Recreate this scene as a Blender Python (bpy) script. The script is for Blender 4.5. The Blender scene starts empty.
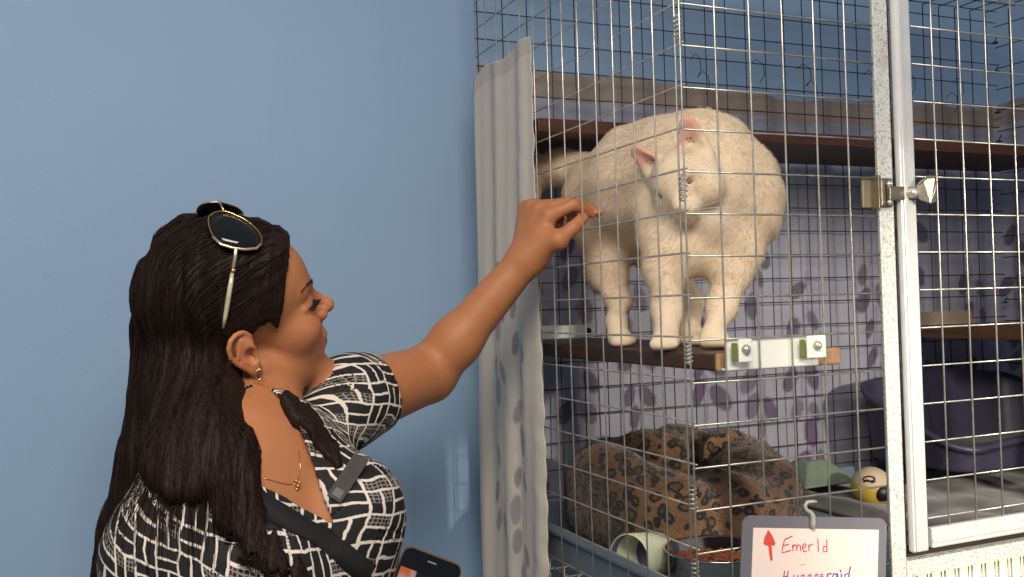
import bpy, bmesh, math, random
import numpy as np
from mathutils import Vector, Matrix
random.seed(7); rng = np.random.default_rng(11)
col = bpy.context.scene.collection
PI = math.pi
# ------------------------------------------------------------------ camera frame (solved from the wire grid)
FPX, YAW, PIT, ROL = 950.4, .4077, .0173, .0291
CAM = np.array([-.6461, -.9582, 1.4985])
FW = np.array([math.sin(YAW)*math.cos(PIT), math.cos(YAW)*math.cos(PIT), math.sin(PIT)])
_r = np.array([math.cos(YAW), -math.sin(YAW), 0.]); _u = np.cross(_r, FW)
CR = _r*math.cos(ROL)-_u*math.sin(ROL); CU = _u*math.cos(ROL)+_r*math.sin(ROL)
def ray(px, py): return FW+CR*(px-512)/FPX-CU*(py-288.5)/FPX
def at(px, py, Z): return CAM+ray(px, py)*Z
def V3(*a): return np.array(a, float)
def nrm(v): v = np.asarray(v, float); return v/np.linalg.norm(v)

# ------------------------------------------------------------------ object helpers
def tag(o, label=None, cat=None, group=None, kind=None):
    if label: o['label'] = label
    if cat: o['category'] = cat
    if group: o['group'] = group
    if kind: o['kind'] = kind
    return o
def empty(name, loc, label, cat, group=None):
    o = bpy.data.objects.new(name, None); col.objects.link(o); o.location = Vector(loc); o.empty_display_size = .05
    return tag(o, label, cat, group)
def link(name, me, mat, parent=None, smooth=False):
    o = bpy.data.objects.new(name, me); col.objects.link(o)
    if mat is not None and not me.materials: me.materials.append(mat)
    if smooth: me.polygons.foreach_set('use_smooth', [True]*len(me.polygons))
    if parent is not None:
        o.parent = parent; o.matrix_parent_inverse = Matrix.Identity(4)
        o.location = -parent_world(parent)
    return o
def parent_world(p):
    v = Vector(p.location); q = p.parent
    while q is not None: v = v+q.location; q = q.parent
    return v
def arr_mesh(name, verts, faces, mat, parent=None, smooth=True, loops=4):
    verts = np.asarray(verts, np.float32); faces = np.asarray(faces, np.int32)
    me = bpy.data.meshes.new(name); me.vertices.add(len(verts)); me.vertices.foreach_set('co', verts.ravel())
    k = faces.shape[1]; me.loops.add(faces.size); me.loops.foreach_set('vertex_index', faces.ravel())
    me.polygons.add(len(faces)); me.polygons.foreach_set('loop_start', np.arange(0, faces.size, k, dtype=np.int32))
    me.polygons.foreach_set('loop_total', np.full(len(faces), k, np.int32))
    me.update(calc_edges=True); me.validate()
    return link(name, me, mat, parent, smooth)
class MB:
    """collects shapes, builds ONE mesh"""
    def __init__(s): s.bm = bmesh.new()
    def box(s, lo, hi, bevel=0, rot=None, seg=2):
        lo = Vector(lo); hi = Vector(hi); c = (lo+hi)/2; d = hi-lo
        r = bmesh.ops.create_cube(s.bm, size=1); vs = r['verts']
        for v in vs: v.co = Vector((v.co.x*d.x, v.co.y*d.y, v.co.z*d.z))
        if bevel:
            es = list({e for v in vs for e in v.link_edges})
            b = bmesh.ops.bevel(s.bm, geom=es, offset=bevel, segments=seg, affect='EDGES', profile=.5)
            vs = list({v for f in b['faces'] for v in f.verts} | {v for v in vs if v.is_valid})
        for v in vs:
            if rot is not None: v.co = rot @ v.co
            v.co += c
        return s
    def tube(s, pts, r, n=8, caps=True, closed=False):
        P = [Vector(p) for p in pts]; m = len(P); rs = r if hasattr(r, '__len__') else [r]*m
        up = None; rings = []
        for i in range(m):
            if closed: t = P[(i+1) % m]-P[i-1]
            else: t = P[min(i+1, m-1)]-P[max(i-1, 0)]
            t.normalize()
            if up is None: up = Vector((0, 0, 1)) if abs(t.z) < .9 else Vector((1, 0, 0))
            x = up-t*up.dot(t)
            if x.length < 1e-4: x = Vector((1, .3, 0))-t*t.x
            x.normalize(); up = x; y = t.cross(x)
            rings.append([s.bm.verts.new(P[i]+(x*math.cos(2*PI*k/n)+y*math.sin(2*PI*k/n))*rs[i]) for k in range(n)])
        for i in range(m if closed else m-1):
            a = rings[i]; b = rings[(i+1) % m]
            for k in range(n): s.bm.faces.new((a[k], a[(k+1) % n], b[(k+1) % n], b[k]))
        if caps and not closed:
            s.bm.faces.new(rings[0][::-1]); s.bm.faces.new(rings[-1])
        return s
    def lathe(s, prof, c, axis=(0, 0, 1), n=40):
        c = Vector(c); q = Vector((0, 0, 1)).rotation_difference(Vector(axis)); rings = []
        for r_, z_ in prof:
            rings.append([s.bm.verts.new(c+q @ Vector((max(r_, 1e-5)*math.cos(2*PI*k/n), max(r_, 1e-5)*math.sin(2*PI*k/n), z_))) for k in range(n)])
        for a, b in zip(rings, rings[1:]):
            for k in range(n): s.bm.faces.new((a[k], a[(k+1) % n], b[(k+1) % n], b[k]))
        return s
    def prism(s, poly, d):
        """closed polygon of 3-D points pushed along d"""
        a = [s.bm.verts.new(Vector(p)) for p in poly]; b = [s.bm.verts.new(Vector(p)+Vector(d)) for p in poly]; n = len(a)
        s.bm.faces.new(a[::-1]); s.bm.faces.new(b)
        for i in range(n): s.bm.faces.new((a[i], a[(i+1) % n], b[(i+1) % n], b[i]))
        return s
    def build(s, name, mat, parent=None, smooth=False):
        bmesh.ops.recalc_face_normals(s.bm, faces=s.bm.faces[:])
        me = bpy.data.meshes.new(name); s.bm.to_mesh(me); s.bm.free()
        o = link(name, me, mat, parent, smooth)
        return o
def autosmooth(o, ang=35):
    me = o.data; bm = bmesh.new(); bm.from_mesh(me)
    for e in bm.edges:
        if len(e.link_faces) == 2 and e.calc_face_angle(0) > math.radians(ang): e.smooth = False
    for f in bm.faces: f.smooth = True
    bm.to_mesh(me); bm.free(); return o

# ------------------------------------------------------------------ materials
def srgb(r, g, b):
    f = lambda c: (c/255/12.92) if c/255 <= .04045 else ((c/255+.055)/1.055)**2.4
    return (f(r), f(g), f(b), 1)
class NT:
    def __init__(s, name):
        s.m = bpy.data.materials.new(name); s.m.use_nodes = True; s.t = s.m.node_tree
        s.b = s.t.nodes['Principled BSDF']; s.out = s.t.nodes['Material Output']
    def n(s, typ, **kw):
        nd = s.t.nodes.new(typ)
        for k, v in kw.items():
            if k in nd.inputs: s.set(nd.inputs[k], v)
            else: setattr(nd, k, v)
        return nd
    def set(s, inp, v):
        if isinstance(v, bpy.types.NodeSocket): s.t.links.new(v, inp)
        else: inp.default_value = v
    def i(s, **kw):
        for k, v in kw.items(): s.set(s.b.inputs[k.replace('_', ' ')], v)
    def math(s, op, a, b=0., c=None):
        nd = s.t.nodes.new('ShaderNodeMath'); nd.operation = op; s.set(nd.inputs[0], a); s.set(nd.inputs[1], b)
        if c is not None: s.set(nd.inputs[2], c)
        return nd.outputs[0]
    def mix(s, fac, a, b):
        nd = s.t.nodes.new('ShaderNodeMix'); nd.data_type = 'RGBA'
        s.set(nd.inputs[0], fac); s.set(nd.inputs[6], a); s.set(nd.inputs[7], b); return nd.outputs[2]
    def ramp(s, fac, stops, interp='LINEAR'):
        nd = s.t.nodes.new('ShaderNodeValToRGB'); nd.color_ramp.interpolation = interp; s.set(nd.inputs[0], fac)
        e = nd.color_ramp.elements
        while len(e) < len(stops): e.new(.5)
        for el, (p, c) in zip(e, stops): el.position = p; el.color = c if len(c) == 4 else (*c, 1)
        return nd.outputs[0]
    def noise(s, scale, detail=3, rough=.5, vec=None, out=0, dist=0):
        nd = s.t.nodes.new('ShaderNodeTexNoise'); nd.inputs['Scale'].default_value = scale
        nd.inputs['Detail'].default_value = detail; nd.inputs['Roughness'].default_value = rough; nd.inputs['Distortion'].default_value = dist
        if vec is not None: s.set(nd.inputs['Vector'], vec)
        return nd.outputs[out]
    def coord(s, which='Object', scale=None, rot=None):
        o = s.t.nodes.new('ShaderNodeTexCoord').outputs[which]
        if scale or rot:
            mp = s.t.nodes.new('ShaderNodeMapping'); s.t.links.new(o, mp.inputs[0])
            if scale: mp.inputs['Scale'].default_value = scale
            if rot: mp.inputs['Rotation'].default_value = rot
            o = mp.outputs[0]
        return o
    def bump(s, h, strength=.3, dist=.002):
        nd = s.t.nodes.new('ShaderNodeBump'); nd.inputs['Strength'].default_value = strength; nd.inputs['Distance'].default_value = dist
        s.set(nd.inputs['Height'], h); s.t.links.new(nd.outputs[0], s.b.inputs['Normal'])
def simple(name, c, rough=.6, metal=0, var=.12, vs=30, bump=0, bs=200, **kw):
    t = NT(name); co = t.coord()
    n = t.noise(vs, 4, .6, co)
    c2 = tuple(x*(1-var) for x in c[:3])+(1,); c3 = tuple(min(1, x*(1+var)) for x in c[:3])+(1,)
    t.i(Base_Color=t.ramp(n, [(.3, c2), (.7, c3)]), Roughness=rough, Metallic=metal)
    if bump: t.bump(t.noise(bs, 4, .6, co), bump, .001)
    for k, v in kw.items(): t.i(**{k: v})
    return t.m
def wood(name, c1, c2, axis='Y'):
    t = NT(name); sc = {'Y': (30, 2.5, 30), 'X': (2.5, 30, 30)}[axis]
    co = t.coord('Object', sc); n = t.noise(1.5, 6, .65, co, dist=1.2)
    t.i(Base_Color=t.ramp(n, [(.3, c1), (.65, c2)]), Roughness=.5); t.bump(n, .2, .001); return t.m
M = {}
t = NT('galvanised_wire'); co = t.coord(); n = t.noise(60, 4, .6, co)
t.i(Base_Color=t.ramp(n, [(.3, srgb(165, 160, 150)), (.7, srgb(212, 207, 196))]), Metallic=.72, Roughness=.3); M['wire'] = t.m
M['wire_shaded'] = simple('shade_darkened_wire', srgb(74, 72, 74), .5, .6, .15, 40)  # darker copy of the wire: shade inside the cage put into its colour
t = NT('speckled_galvanised_steel'); co = t.coord(); n = t.noise(260, 3, .7, co); n2 = t.noise(14, 3, .6, co)
a = t.ramp(n, [(.36, srgb(172, 163, 150)), (.5, srgb(222, 224, 218))])
rust = t.mix(t.ramp(n2, [(.62, (0, 0, 0)), (.85, (.7,)*3)]), a, srgb(168, 136, 112))
t.i(Base_Color=rust, Metallic=.2, Roughness=t.ramp(n, [(.3, (.6,)*3), (.6, (.36,)*3)])); t.bump(n, .15, .0006); M['steel'] = t.m
M['steel_smooth'] = simple('bare_steel_channel', srgb(226, 225, 222), .34, .3, .08, 25, .1, 120)
M['bright'] = simple('bright_zinc', srgb(214, 206, 190), .3, .6, .15, 40)
M['nickel'] = simple('tarnished_nickel', srgb(160, 150, 132), .32, .9, .2, 60)
M['dark_gap'] = simple('gap_shade_and_bolt', srgb(50, 44, 38), .7, .3)  # shade of the gaps around the door put into colour; also the rear bolt
M['bracket'] = simple('ivory_painted_metal', srgb(251, 250, 238), .4, 0, .02)
M['wood_dark'] = wood('dark_stained_wood', srgb(46, 30, 22), srgb(78, 52, 38))
M['wood_red'] = wood('reddish_brown_wood', srgb(66, 38, 25), srgb(92, 56, 38), 'X')
M['wood_raw'] = wood('raw_end_grain', srgb(140, 105, 74), srgb(176, 138, 100))
M['black'] = simple('black_plastic', srgb(22, 21, 22), .45)

# ------------------------------------------------------------------ SDF toolkit
def cap(p, a, b, r1, r2=None):
    a = np.asarray(a, np.float32); b = np.asarray(b, np.float32); r2 = r1 if r2 is None else r2
    ab = b-a; t = np.clip(((p-a)@ab)/(ab@ab+1e-12), 0, 1)
    return np.linalg.norm(p-a-t[:, None]*ab, axis=1)-(r1+(r2-r1)*t)
def sph(p, c, r): return np.linalg.norm(p-np.asarray(c, np.float32), axis=1)-r
def ell(p, c, r, R=None):
    q = p-np.asarray(c, np.float32)
    if R is not None: q = q@np.asarray(R, np.float32)      # columns of R = local axes
    r = np.asarray(r, np.float32); k0 = np.linalg.norm(q/r, axis=1); k1 = np.linalg.norm(q/(r*r), axis=1)
    return k0*(k0-1)/np.maximum(k1, 1e-9)
def smin(a, b, k):
    h = np.maximum(k-np.abs(a-b), 0)/k; return np.minimum(a, b)-h*h*k*.25
def smax(a, b, k): return -smin(-a, -b, k)
def surf(fn, lo, hi, h, B=8, marg=.02):
    lo = np.asarray(lo, float); hi = np.asarray(hi, float)
    nb = np.ceil(((hi-lo)/h+2)/B).astype(int); n = nb*B
    bi = np.stack(np.meshgrid(*[np.arange(k) for k in nb], indexing='ij'), -1).reshape(-1, 3)
    cen = (lo+(bi*B+(B-1)/2)*h).astype(np.float32)
    d = np.concatenate([fn(cen[i:i+200000]) for i in range(0, len(cen), 200000)])
    S = np.empty((nb[0], B, nb[1], B, nb[2], B), np.float32)
    S[:] = np.where(d < 0, -1, 1).reshape(nb)[:, None, :, None, :, None]
    act = bi[np.abs(d) < B*h*.9+marg]
    off = np.stack(np.meshgrid(*[np.arange(B)]*3, indexing='ij'), -1).reshape(-1, 3)
    for i in range(0, len(act), 500):
        b = act[i:i+500]; P = (lo+(b[:, None, :]*B+off[None])*h).reshape(-1, 3).astype(np.float32)
        S[b[:, 0], :, b[:, 1], :, b[:, 2], :] = fn(P).reshape(-1, B, B, B)
    S = S.reshape(n); ins = (S < 0).astype(np.uint8)
    c = np.zeros(n-1, np.uint8)
    for dx in (0, 1):
        for dy in (0, 1):
            for dz in (0, 1): c += ins[dx:n[0]-1+dx, dy:n[1]-1+dy, dz:n[2]-1+dz]
    ci = np.argwhere((c > 0) & (c < 8)); lin = (ci[:, 0]*n[1]+ci[:, 1])*n[2]+ci[:, 2]
    acc = np.zeros((len(ci), 3)); cnt = np.zeros(len(ci))
    g = lambda o: S[ci[:, 0]+o[0], ci[:, 1]+o[1], ci[:, 2]+o[2]]
    for ax in range(3):
        for u in (0, 1):
            for v in (0, 1):
                o = [0, 0, 0]; o[(ax+1) % 3] = u; o[(ax+2) % 3] = v; o2 = list(o); o2[ax] = 1
                s0 = g(o); s1 = g(o2); cr = (s0 < 0) != (s1 < 0); tt = s0/np.where(cr, s0-s1, 1)
                q = np.tile(np.array(o, float), (len(ci), 1)); q[:, ax] = tt; acc += q*cr[:, None]; cnt += cr
    verts = lo+(ci+acc/np.maximum(cnt, 1)[:, None])*h
    faces = []; s0 = g((0, 0, 0))
    for ax in range(3):
        o = [0, 0, 0]; o[ax] = 1; s1 = g(o); a, b = (ax+1) % 3, (ax+2) % 3
        ok = ((s0 < 0) != (s1 < 0)) & (ci[:, a] > 0) & (ci[:, b] > 0); cc = ci[ok]; sel = s0[ok] < 0
        q = []
        for da, db in ((-1, -1), (0, -1), (0, 0), (-1, 0)):
            k = cc.copy(); k[:, a] += da; k[:, b] += db
            q.append(np.searchsorted(lin, (k[:, 0]*n[1]+k[:, 1])*n[2]+k[:, 2]))
        q = np.stack(q, 1); q = np.where(sel[:, None], q, q[:, ::-1]); faces.append(q)
    return verts, np.concatenate(faces)
def grad(fn, p, e=.0015):
    p = p.astype(np.float32); g = np.stack([fn(p+np.eye(3, dtype=np.float32)[i]*e)-fn(p-np.eye(3, dtype=np.float32)[i]*e) for i in range(3)], 1)
    return g/np.maximum(np.linalg.norm(g, axis=1), 1e-9)[:, None]
def hit(fn, px, py, z0=.7, z1=2.2):
    d = ray(px, py); t = z0
    for _ in range(200):
        v = float(fn((CAM+d*t)[None].astype(np.float32))[0])
        if v < .0004: break
        t += max(v*.6, .0008)
        if t > z1: break
    return CAM+d*t
def strands(name, paths, rad, mat, parent, n=3):
    """paths: (N, K, 3) -> one mesh of thin tapering tubes"""
    paths = np.asarray(paths); N, K, _ = paths.shape
    T = np.gradient(paths, axis=1); T /= np.maximum(np.linalg.norm(T, axis=2), 1e-9)[..., None]
    ref = rng.normal(size=(N, 1, 3)); X = np.cross(T, ref); X /= np.maximum(np.linalg.norm(X, axis=2), 1e-9)[..., None]; Y = np.cross(T, X)
    r = (rad if np.ndim(rad) == 2 else np.full((N, 1), rad))*np.linspace(1, .25, K)[None]
    ang = np.arange(n)*2*PI/n
    Vv = paths[:, :, None]+(X[:, :, None]*np.cos(ang)[None, None, :, None]+Y[:, :, None]*np.sin(ang)[None, None, :, None])*r[:, :, None, None]
    idx = np.arange(N*K*n).reshape(N, K, n); a = idx[:, :-1]; b = idx[:, 1:]
    F = np.stack([a, np.roll(a, -1, 2), np.roll(b, -1, 2), b], -1).reshape(-1, 4)
    return arr_mesh(name, Vv.reshape(-1, 3), F, mat, parent, True)

# ------------------------------------------------------------------ room
t = NT('blue_painted_wall'); co = t.coord(); n = t.noise(2.2, 4, .55, co)
t.i(Base_Color=t.ramp(n, [(.3, srgb(136, 164, 194)), (.7, srgb(142, 170, 199))]), Roughness=.62); t.bump(t.noise(260, 5, .65, co), .35, .0012); M['wall'] = t.m
t = NT('grey_vinyl_floor'); n = t.noise(5, 5, .6, t.coord()); t.i(Base_Color=t.ramp(n, [(.3, srgb(120, 116, 110)), (.7, srgb(146, 142, 134))]), Roughness=.45); M['floor'] = t.m
YW = .785
tag(MB().box((-3.2, YW, 0), (3.2, YW+.1, 2.75)).build('wall_back', M['wall']), kind='structure')
tag(MB().box((-3.2, -3.2, -.06), (3.2, YW, 0)).build('floor', M['floor']), kind='structure')
tag(MB().box((-3.2, YW-.014, 0), (3.2, YW, .1), .004).build('baseboard_back', simple('white_trim', srgb(222, 220, 212), .5)), kind='structure')

# ------------------------------------------------------------------ patterned sheer fabric: leaf sprigs held as a colour attribute of the weave
def leaf_sprigs(seed, ulo, uhi, vlo, vhi, step, size):
    r = random.Random(seed); out = []; u = ulo+step*.4
    while u < uhi:
        v = vhi-r.uniform(.0, .1); x = u+r.uniform(-.02, .02); sway = r.uniform(0, 6)
        while v > vlo:
            out.append(('stem', x+.012*math.sin(v*14+sway), v, 0, 0))
            s = size*r.uniform(.75, 1.15)
            if r.random() < .62:
                for sd in (-1, 1):
                    if r.random() < .85: out.append(('leaf', x+.012*math.sin(v*14+sway)+sd*s*.62, v+r.uniform(-.3, .5)*s, s*r.uniform(.9, 1.1), sd*r.uniform(.25, .7), r.random()))
            elif r.random() < .5: out.append(('leaf', x+.012*math.sin(v*14+sway), v+s*.5, s, r.uniform(-.2, .2), r.random()))
            v -= size*1.75
        u += step*r.uniform(.8, 1.25)
    return out
def fabric(name, S, Tt, pos, uv, mat, parent, sprigs, base, leafc, hem=None, hemc=None, thick=.0012):
    """pos: (S,T,3) grid, uv: (S,T,2) flat cloth coordinates in metres"""
    idx = np.arange(S*Tt).reshape(S, Tt)
    F = np.stack([idx[:-1, :-1], idx[1:, :-1], idx[1:, 1:], idx[:-1, 1:]], -1).reshape(-1, 4)
    o = arr_mesh(name, pos.reshape(-1, 3), F, mat, parent)
    u, v = uv[..., 0].ravel(), uv[..., 1].ravel(); c = np.tile(np.array(base)[None], (len(u), 1)).astype(float)
    for s in sprigs:
        if s[0] == 'stem':
            m = (np.abs(u-s[1]) < .0022) & (np.abs(v-s[2]) < .05); c[m] = c[m]*.6+np.array(leafc[0])*.4
        else:
            _, x, y, sz, a, k = s; ca, sa = math.cos(a), math.sin(a)
            p = (u-x)*ca+(v-y)*sa; q = -(u-x)*sa+(v-y)*ca
            d = np.sqrt((p/(sz*.42))**2+(q/(sz*.72))**2)+.18*np.clip(q/sz, -1, 1)
            w = np.clip((1.08-d)*8, 0, 1)[:, None]; lc = np.array(leafc[int(k*len(leafc)) % len(leafc)]); c = c*(1-w)+lc*w
    if hem is not None: m = v > hem; c[m] = np.array(hemc)
    ca = o.data.color_attributes.new('print', 'FLOAT_COLOR', 'POINT'); ca.data.foreach_set('color', np.concatenate([c, np.ones((len(c), 1))], 1).astype(np.float32).ravel())
    so = o.modifiers.new('thick', 'SOLIDIFY'); so.thickness = thick; so.offset = 0
    return o
def cloth_mat(name, transl=.3, alpha=1.0):
    t = NT(name); a = t.n('ShaderNodeAttribute', attribute_name='print').outputs[0]
    weave = t.noise(900, 2, .5, t.coord()); cc = t.mix(t.ramp(weave, [(.35, (0, 0, 0)), (.7, (.12,)*3)]), a, (.25, .22, .2, 1))
    t.i(Base_Color=cc, Roughness=.85); t.bump(t.noise(28, 4, .6, t.coord('Object', (1, 1, .35))), .5, .004)
    tr = t.n('ShaderNodeBsdfTranslucent'); t.t.links.new(cc, tr.inputs[0]); mx = t.n('ShaderNodeMixShader'); mx.inputs[0].default_value = transl
    t.t.links.new(t.b.outputs[0], mx.inputs[1]); t.t.links.new(tr.outputs[0], mx.inputs[2])
    last = mx.outputs[0]
    if alpha < 1:
        tp = t.n('ShaderNodeBsdfTransparent'); m2 = t.n('ShaderNodeMixShader'); m2.inputs[0].default_value = alpha
        t.t.links.new(tp.outputs[0], m2.inputs[1]); t.t.links.new(last, m2.inputs[2]); last = m2.outputs[0]
    t.t.links.new(last, t.out.inputs[0]); return t.m
M['cloth'] = cloth_mat('printed_curtain_cloth', .3, 1.0); M['cloth_rear'] = cloth_mat('printed_sheer_cloth', .35, .8)
g3 = lambda r, g, b: np.array(srgb(r, g, b)[:3])
# curtain on the outside of the left panel
S, Tt = 110, 260
yy = np.linspace(0, 1, S)[:, None]*np.ones((1, Tt)); zz = np.ones((S, 1))*np.linspace(.92, 1.925, Tt)[None]
dn = np.clip((1.925-zz)/.5, 0, 1)
ys = .416+.0018*np.sin(zz*74)*np.clip(dn*3, 0, 1)+.002*np.sin(zz*131+1)-.012*dn
y = ys+(.652+.03*np.clip((1.925-zz)/1., 0, 1)-ys)*yy
top = .006*np.sin(yy*9+.6)-.012*yy**4
x = -.009-(.0018+.0022*dn**.5)*(.6+np.sin(yy*15+.9*np.sin(zz*3))+.4*np.sin(yy*29+zz*5))-.0015*np.sin(zz*9+yy*3)
pos = np.stack([x, y, zz+top*np.clip((zz-1.7)/.2, 0, 1)], -1)
cur = fabric('curtain', S, Tt, pos, np.stack([yy*.34, zz], -1), M['cloth'], None,
             leaf_sprigs(5, .06, .36, .9, 1.60, .12, .032), g3(230, 220, 208), [g3(176, 166, 166), g3(184, 174, 172)], 1.897, g3(216, 206, 194))
tag(cur, 'narrow beige curtain with faint grey leaf print hanging on the left side of the cage', 'curtain')
# sheer cloth behind the cage: rear and right side in one piece
S, Tt = 420, 230
L1 = 1.36; L2 = .62; s = np.linspace(0, L1+L2, S)[:, None]*np.ones((1, Tt)); zz = np.ones((S, 1))*np.linspace(1.0, 1.945, Tt)[None]
fold = .006*np.sin(s*38+2*np.sin(zz*2))+.004*np.sin(s*83+zz*3)
px_ = np.where(s < L1, .02+s, 1.38+fold); py_ = np.where(s < L1, .715+fold*.9, .715-(s-L1))
edge = 1.945+.010*np.sin(s*5+.4)+.004*np.sin(s*23)
pz_ = zz+(edge-1.945)*np.clip((zz-1.75)/.19, 0, 1)
rear = fabric('sheer_backdrop', S, Tt, np.stack([px_, py_, pz_], -1), np.stack([s, zz], -1), M['cloth_rear'], None,
              leaf_sprigs(12, .0, 2.0, 1.0, 1.66, .15, .037), g3(190, 190, 204), [g3(128, 108, 142), g3(144, 132, 152), g3(120, 116, 134)], 1.893, g3(186, 168, 152))
tag(rear, 'pale lavender sheer cloth with purple leaf print hung behind the back of the wire cage', 'curtain')

# ------------------------------------------------------------------ wire cage
C5 = .0508; ZB = 1.072; ZT = 2.171; YB = .679; XR = 1.357
cage = empty('wire_cage', (.68, .34, 0), 'large galvanised wire mesh cage with a framed door, housing the white cat', 'cage')
def wires(name, lines, r=.00125, parent=cage, mat=None, n=6):
    mb = MB()
    for ln in lines: mb.tube(ln, r, n)
    return mb.build(name, mat or M['wire'], parent, True)
rz = lambda i, dz=0: 1.5-(i-7)*C5+dz
jit = lambda: rng.normal()*.0005
def panel(u0, u1, z0, z1, us, zs, f, off=.0024):
    """f(u, w, z): w = in/out of the panel; verticals in front, cross wires behind"""
    L = []
    for u in us:
        j = jit(); L.append([f(u, 0, z0), f(u+j, 0, (z0*2+z1)/3), f(u-j, 0, (z0+2*z1)/3), f(u, 0, z1)])
    for z in zs: L.append([f(u0, off, z), f((u0+u1)/2, off, z+jit()), f(u1, off, z)])
    return L
rows = [rz(i) for i in range(-6, 16)]
wires('side_panel', panel(.002, YB, ZB, ZT, [.0166+k*C5 for k in range(0, 14)], [z+.0044 for z in rows if ZB < z < ZT], lambda u, w, z: (-w*.0+(.0 if w == 0 else .0024), u, z)))
wires('front_panel', panel(-.0035, .305, ZB, ZT, [-.0035+k*C5 for k in range(0, 7)], [z for z in rows if ZB < z < ZT], lambda u, w, z: (u, w, z)))
wires('front_panel', panel(.985, XR, ZB, ZT, [.99+k*C5 for k in range(0, 8)], [z for z in rows if ZB < z < ZT], lambda u, w, z: (u, w, z)))
rrow = [2.046+(i-2)*-C5 for i in range(0, 22)]
wires('rear_panel', mat=M['wire_shaded'], lines=panel(0, XR, ZB, ZT, [.006+k*C5 for k in range(0, 27)], [z for z in rrow if z > ZB], lambda u, w, z: (u, YB-w, z)))
wires('right_panel', mat=M['wire_shaded'], lines=panel(0, YB, ZB, ZT, [.03+k*C5 for k in range(0, 13)], [z-.01 for z in rrow if z > ZB], lambda u, w, z: (XR-w, u, z)))
wires('top_panel', mat=M['wire_shaded'], lines=[[(x_, 0, ZT), (x_, YB, ZT)] for x_ in [.006+k*C5 for k in range(27)]]+[[(0, y_, ZT+.0025), (XR, y_, ZT+.0025)] for y_ in [.012+k*C5 for k in range(14)]])
# angle posts and rails
def angle(name, x0, x1, z0, z1, y0=-.003, d=.028, mat='steel'):
    mb = MB().box((x0, y0, z0), (x1, y0+.003, z1), .0008).box((x1-.003, y0, z0), (x1, y0+d, z1), .0008)
    return mb.build(name, M[mat], cage)
angle('post', .2975, .3225, 0.0, ZT); angle('post', .957, .982, 0.0, ZT)
MB().box((.3225, .004, ZB), (.331, .010, ZT)).build('gap_shade_strip', M['dark_gap'], cage)  # dark strip added in place of the shade between post and door
MB().box((XR-.02, YB-.02, 0), (XR+.004, YB+.004, ZB+.01), .001).build('post', M['steel'], cage)
MB().box((-.002, YB-.02, 0), (.022, YB+.004, ZB+.01), .001).build('post', M['steel'], cage)
MB().box((-.004, -.002, 0), (.02, .02, ZB+.01), .001).build('post', M['steel'], cage)
MB().box((XR-.02, -.002, 0), (XR+.004, .02, ZB+.01), .001).build('post', M['steel'], cage)
MB().box((.3225, -.0035, 1.1235), (.957, -.0005, 1.1475), .0008).box((.3225, -.0035, 1.1445), (.957, .02, 1.1475), .0008).build('rail', M['steel'], cage)
MB().box((.325, .004, 1.1475), (.955, .008, 1.162)).build('gap_shade_strip', M['dark_gap'], cage)  # dark strip added for the shaded slit under the door
# door
DY = -.012
door = bpy.data.objects.new('door', None); col.objects.link(door); door.parent = cage; door.location = Vector((.33, DY, 1.6))-Vector(cage.location)
def channel(lo, hi, vertical=True):
    x0, z0 = lo; x1, z1 = hi; mb = MB().box((x0, DY, z0), (x1, DY+.010, z1), .0022)
    if vertical: mb.box((x0+.0035, DY-.0022, z0+.001), (x0+.012, DY+.001, z1-.001), .0015)
    return mb
channel((.3265, 1.157), (.3535, 2.13)).build('stile', M['steel_smooth'], door)
channel((.922, 1.157), (.950, 2.13)).build('stile', M['steel_smooth'], door)
MB().box((.3605, DY+.0005, 1.159), (.922, DY+.010, 1.186), .002).box((.3605, DY-.001, 1.166), (.922, DY+.001, 1.172), .001).build('bottom_rail', M['steel_smooth'], door)
MB().box((.3605, DY+.0005, 2.104), (.922, DY+.010, 2.13), .002).build('top_rail', M['steel_smooth'], door)
dz = [1.5+.0025-(i-7)*C5 for i in range(-5, 14)]
wires('door_mesh', panel(.36, .923, 1.18, 2.11, [.3955+k*C5 for k in range(0, 11)], [z for z in dz if z > 1.188], lambda u, w, z: (u, DY+.004+w, z)), parent=door)
# latch
lat = bpy.data.objects.new('latch', None); col.objects.link(lat); lat.parent = cage; lat.location = Vector((.33, -.02, 1.63))-Vector(cage.location)
zl = 1.632
MB().box((.277, .005, zl-.0195), (.3025, .009, zl+.020), .002).build('backing_plate', simple('tan_oxidised_plate', srgb(150, 138, 112), .5, .6), lat)
MB().box((.292, -.008, zl-.021), (.297, .006, zl+.023), .001).box((.296, -.0075, zl-.019), (.317, -.004, zl+.019), .003).box((.305, -.014, zl-.010), (.352, -.008, zl+.008), .0015).build('latch_bracket', M['nickel'], lat)
lb = MB().lathe([(0, -.004), (.006, -.004), (.0075, -.002), (.0075, .004), (.006, .006), (.0035, .008), (0, .008)], (.3405, -.018, zl-.001), (0, -1, 0), 6)
for dz_ in (.011, -.013): MB().lathe([(0, 0), (.003, 0), (.004, .004), (0, .005)], (.3075, -.0085, zl+dz_), (0, -1, 0), 10).build('rivet', M['bright'], lat, True)
lb.build('bolt', M['bright'], lat, True)
lv = MB(); pts = []
for k in range(13):
    a = -1.2+k*.23; pts.append((a, k))
poly = [(.345, zl+.008), (.350, zl+.016), (.359, zl+.022), (.367, zl+.020), (.372, zl+.014), (.368, zl+.010), (.3665, zl+.002), (.368, zl-.010), (.365, zl-.014), (.357, zl-.016), (.350, zl-.012), (.346, zl-.008)]
lv.prism([(a, -.020-.010*math.sin((a-.345)*90), b) for a, b in poly], (0, -.003, 0)); lv.tube([(.346, -.024, zl+.010), (.354, -.031, zl+.019), (.366, -.033, zl+.019), (.371, -.028, zl+.013)], .0018, 8)
lv.build('lever', M['nickel'], lat, False)
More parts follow.
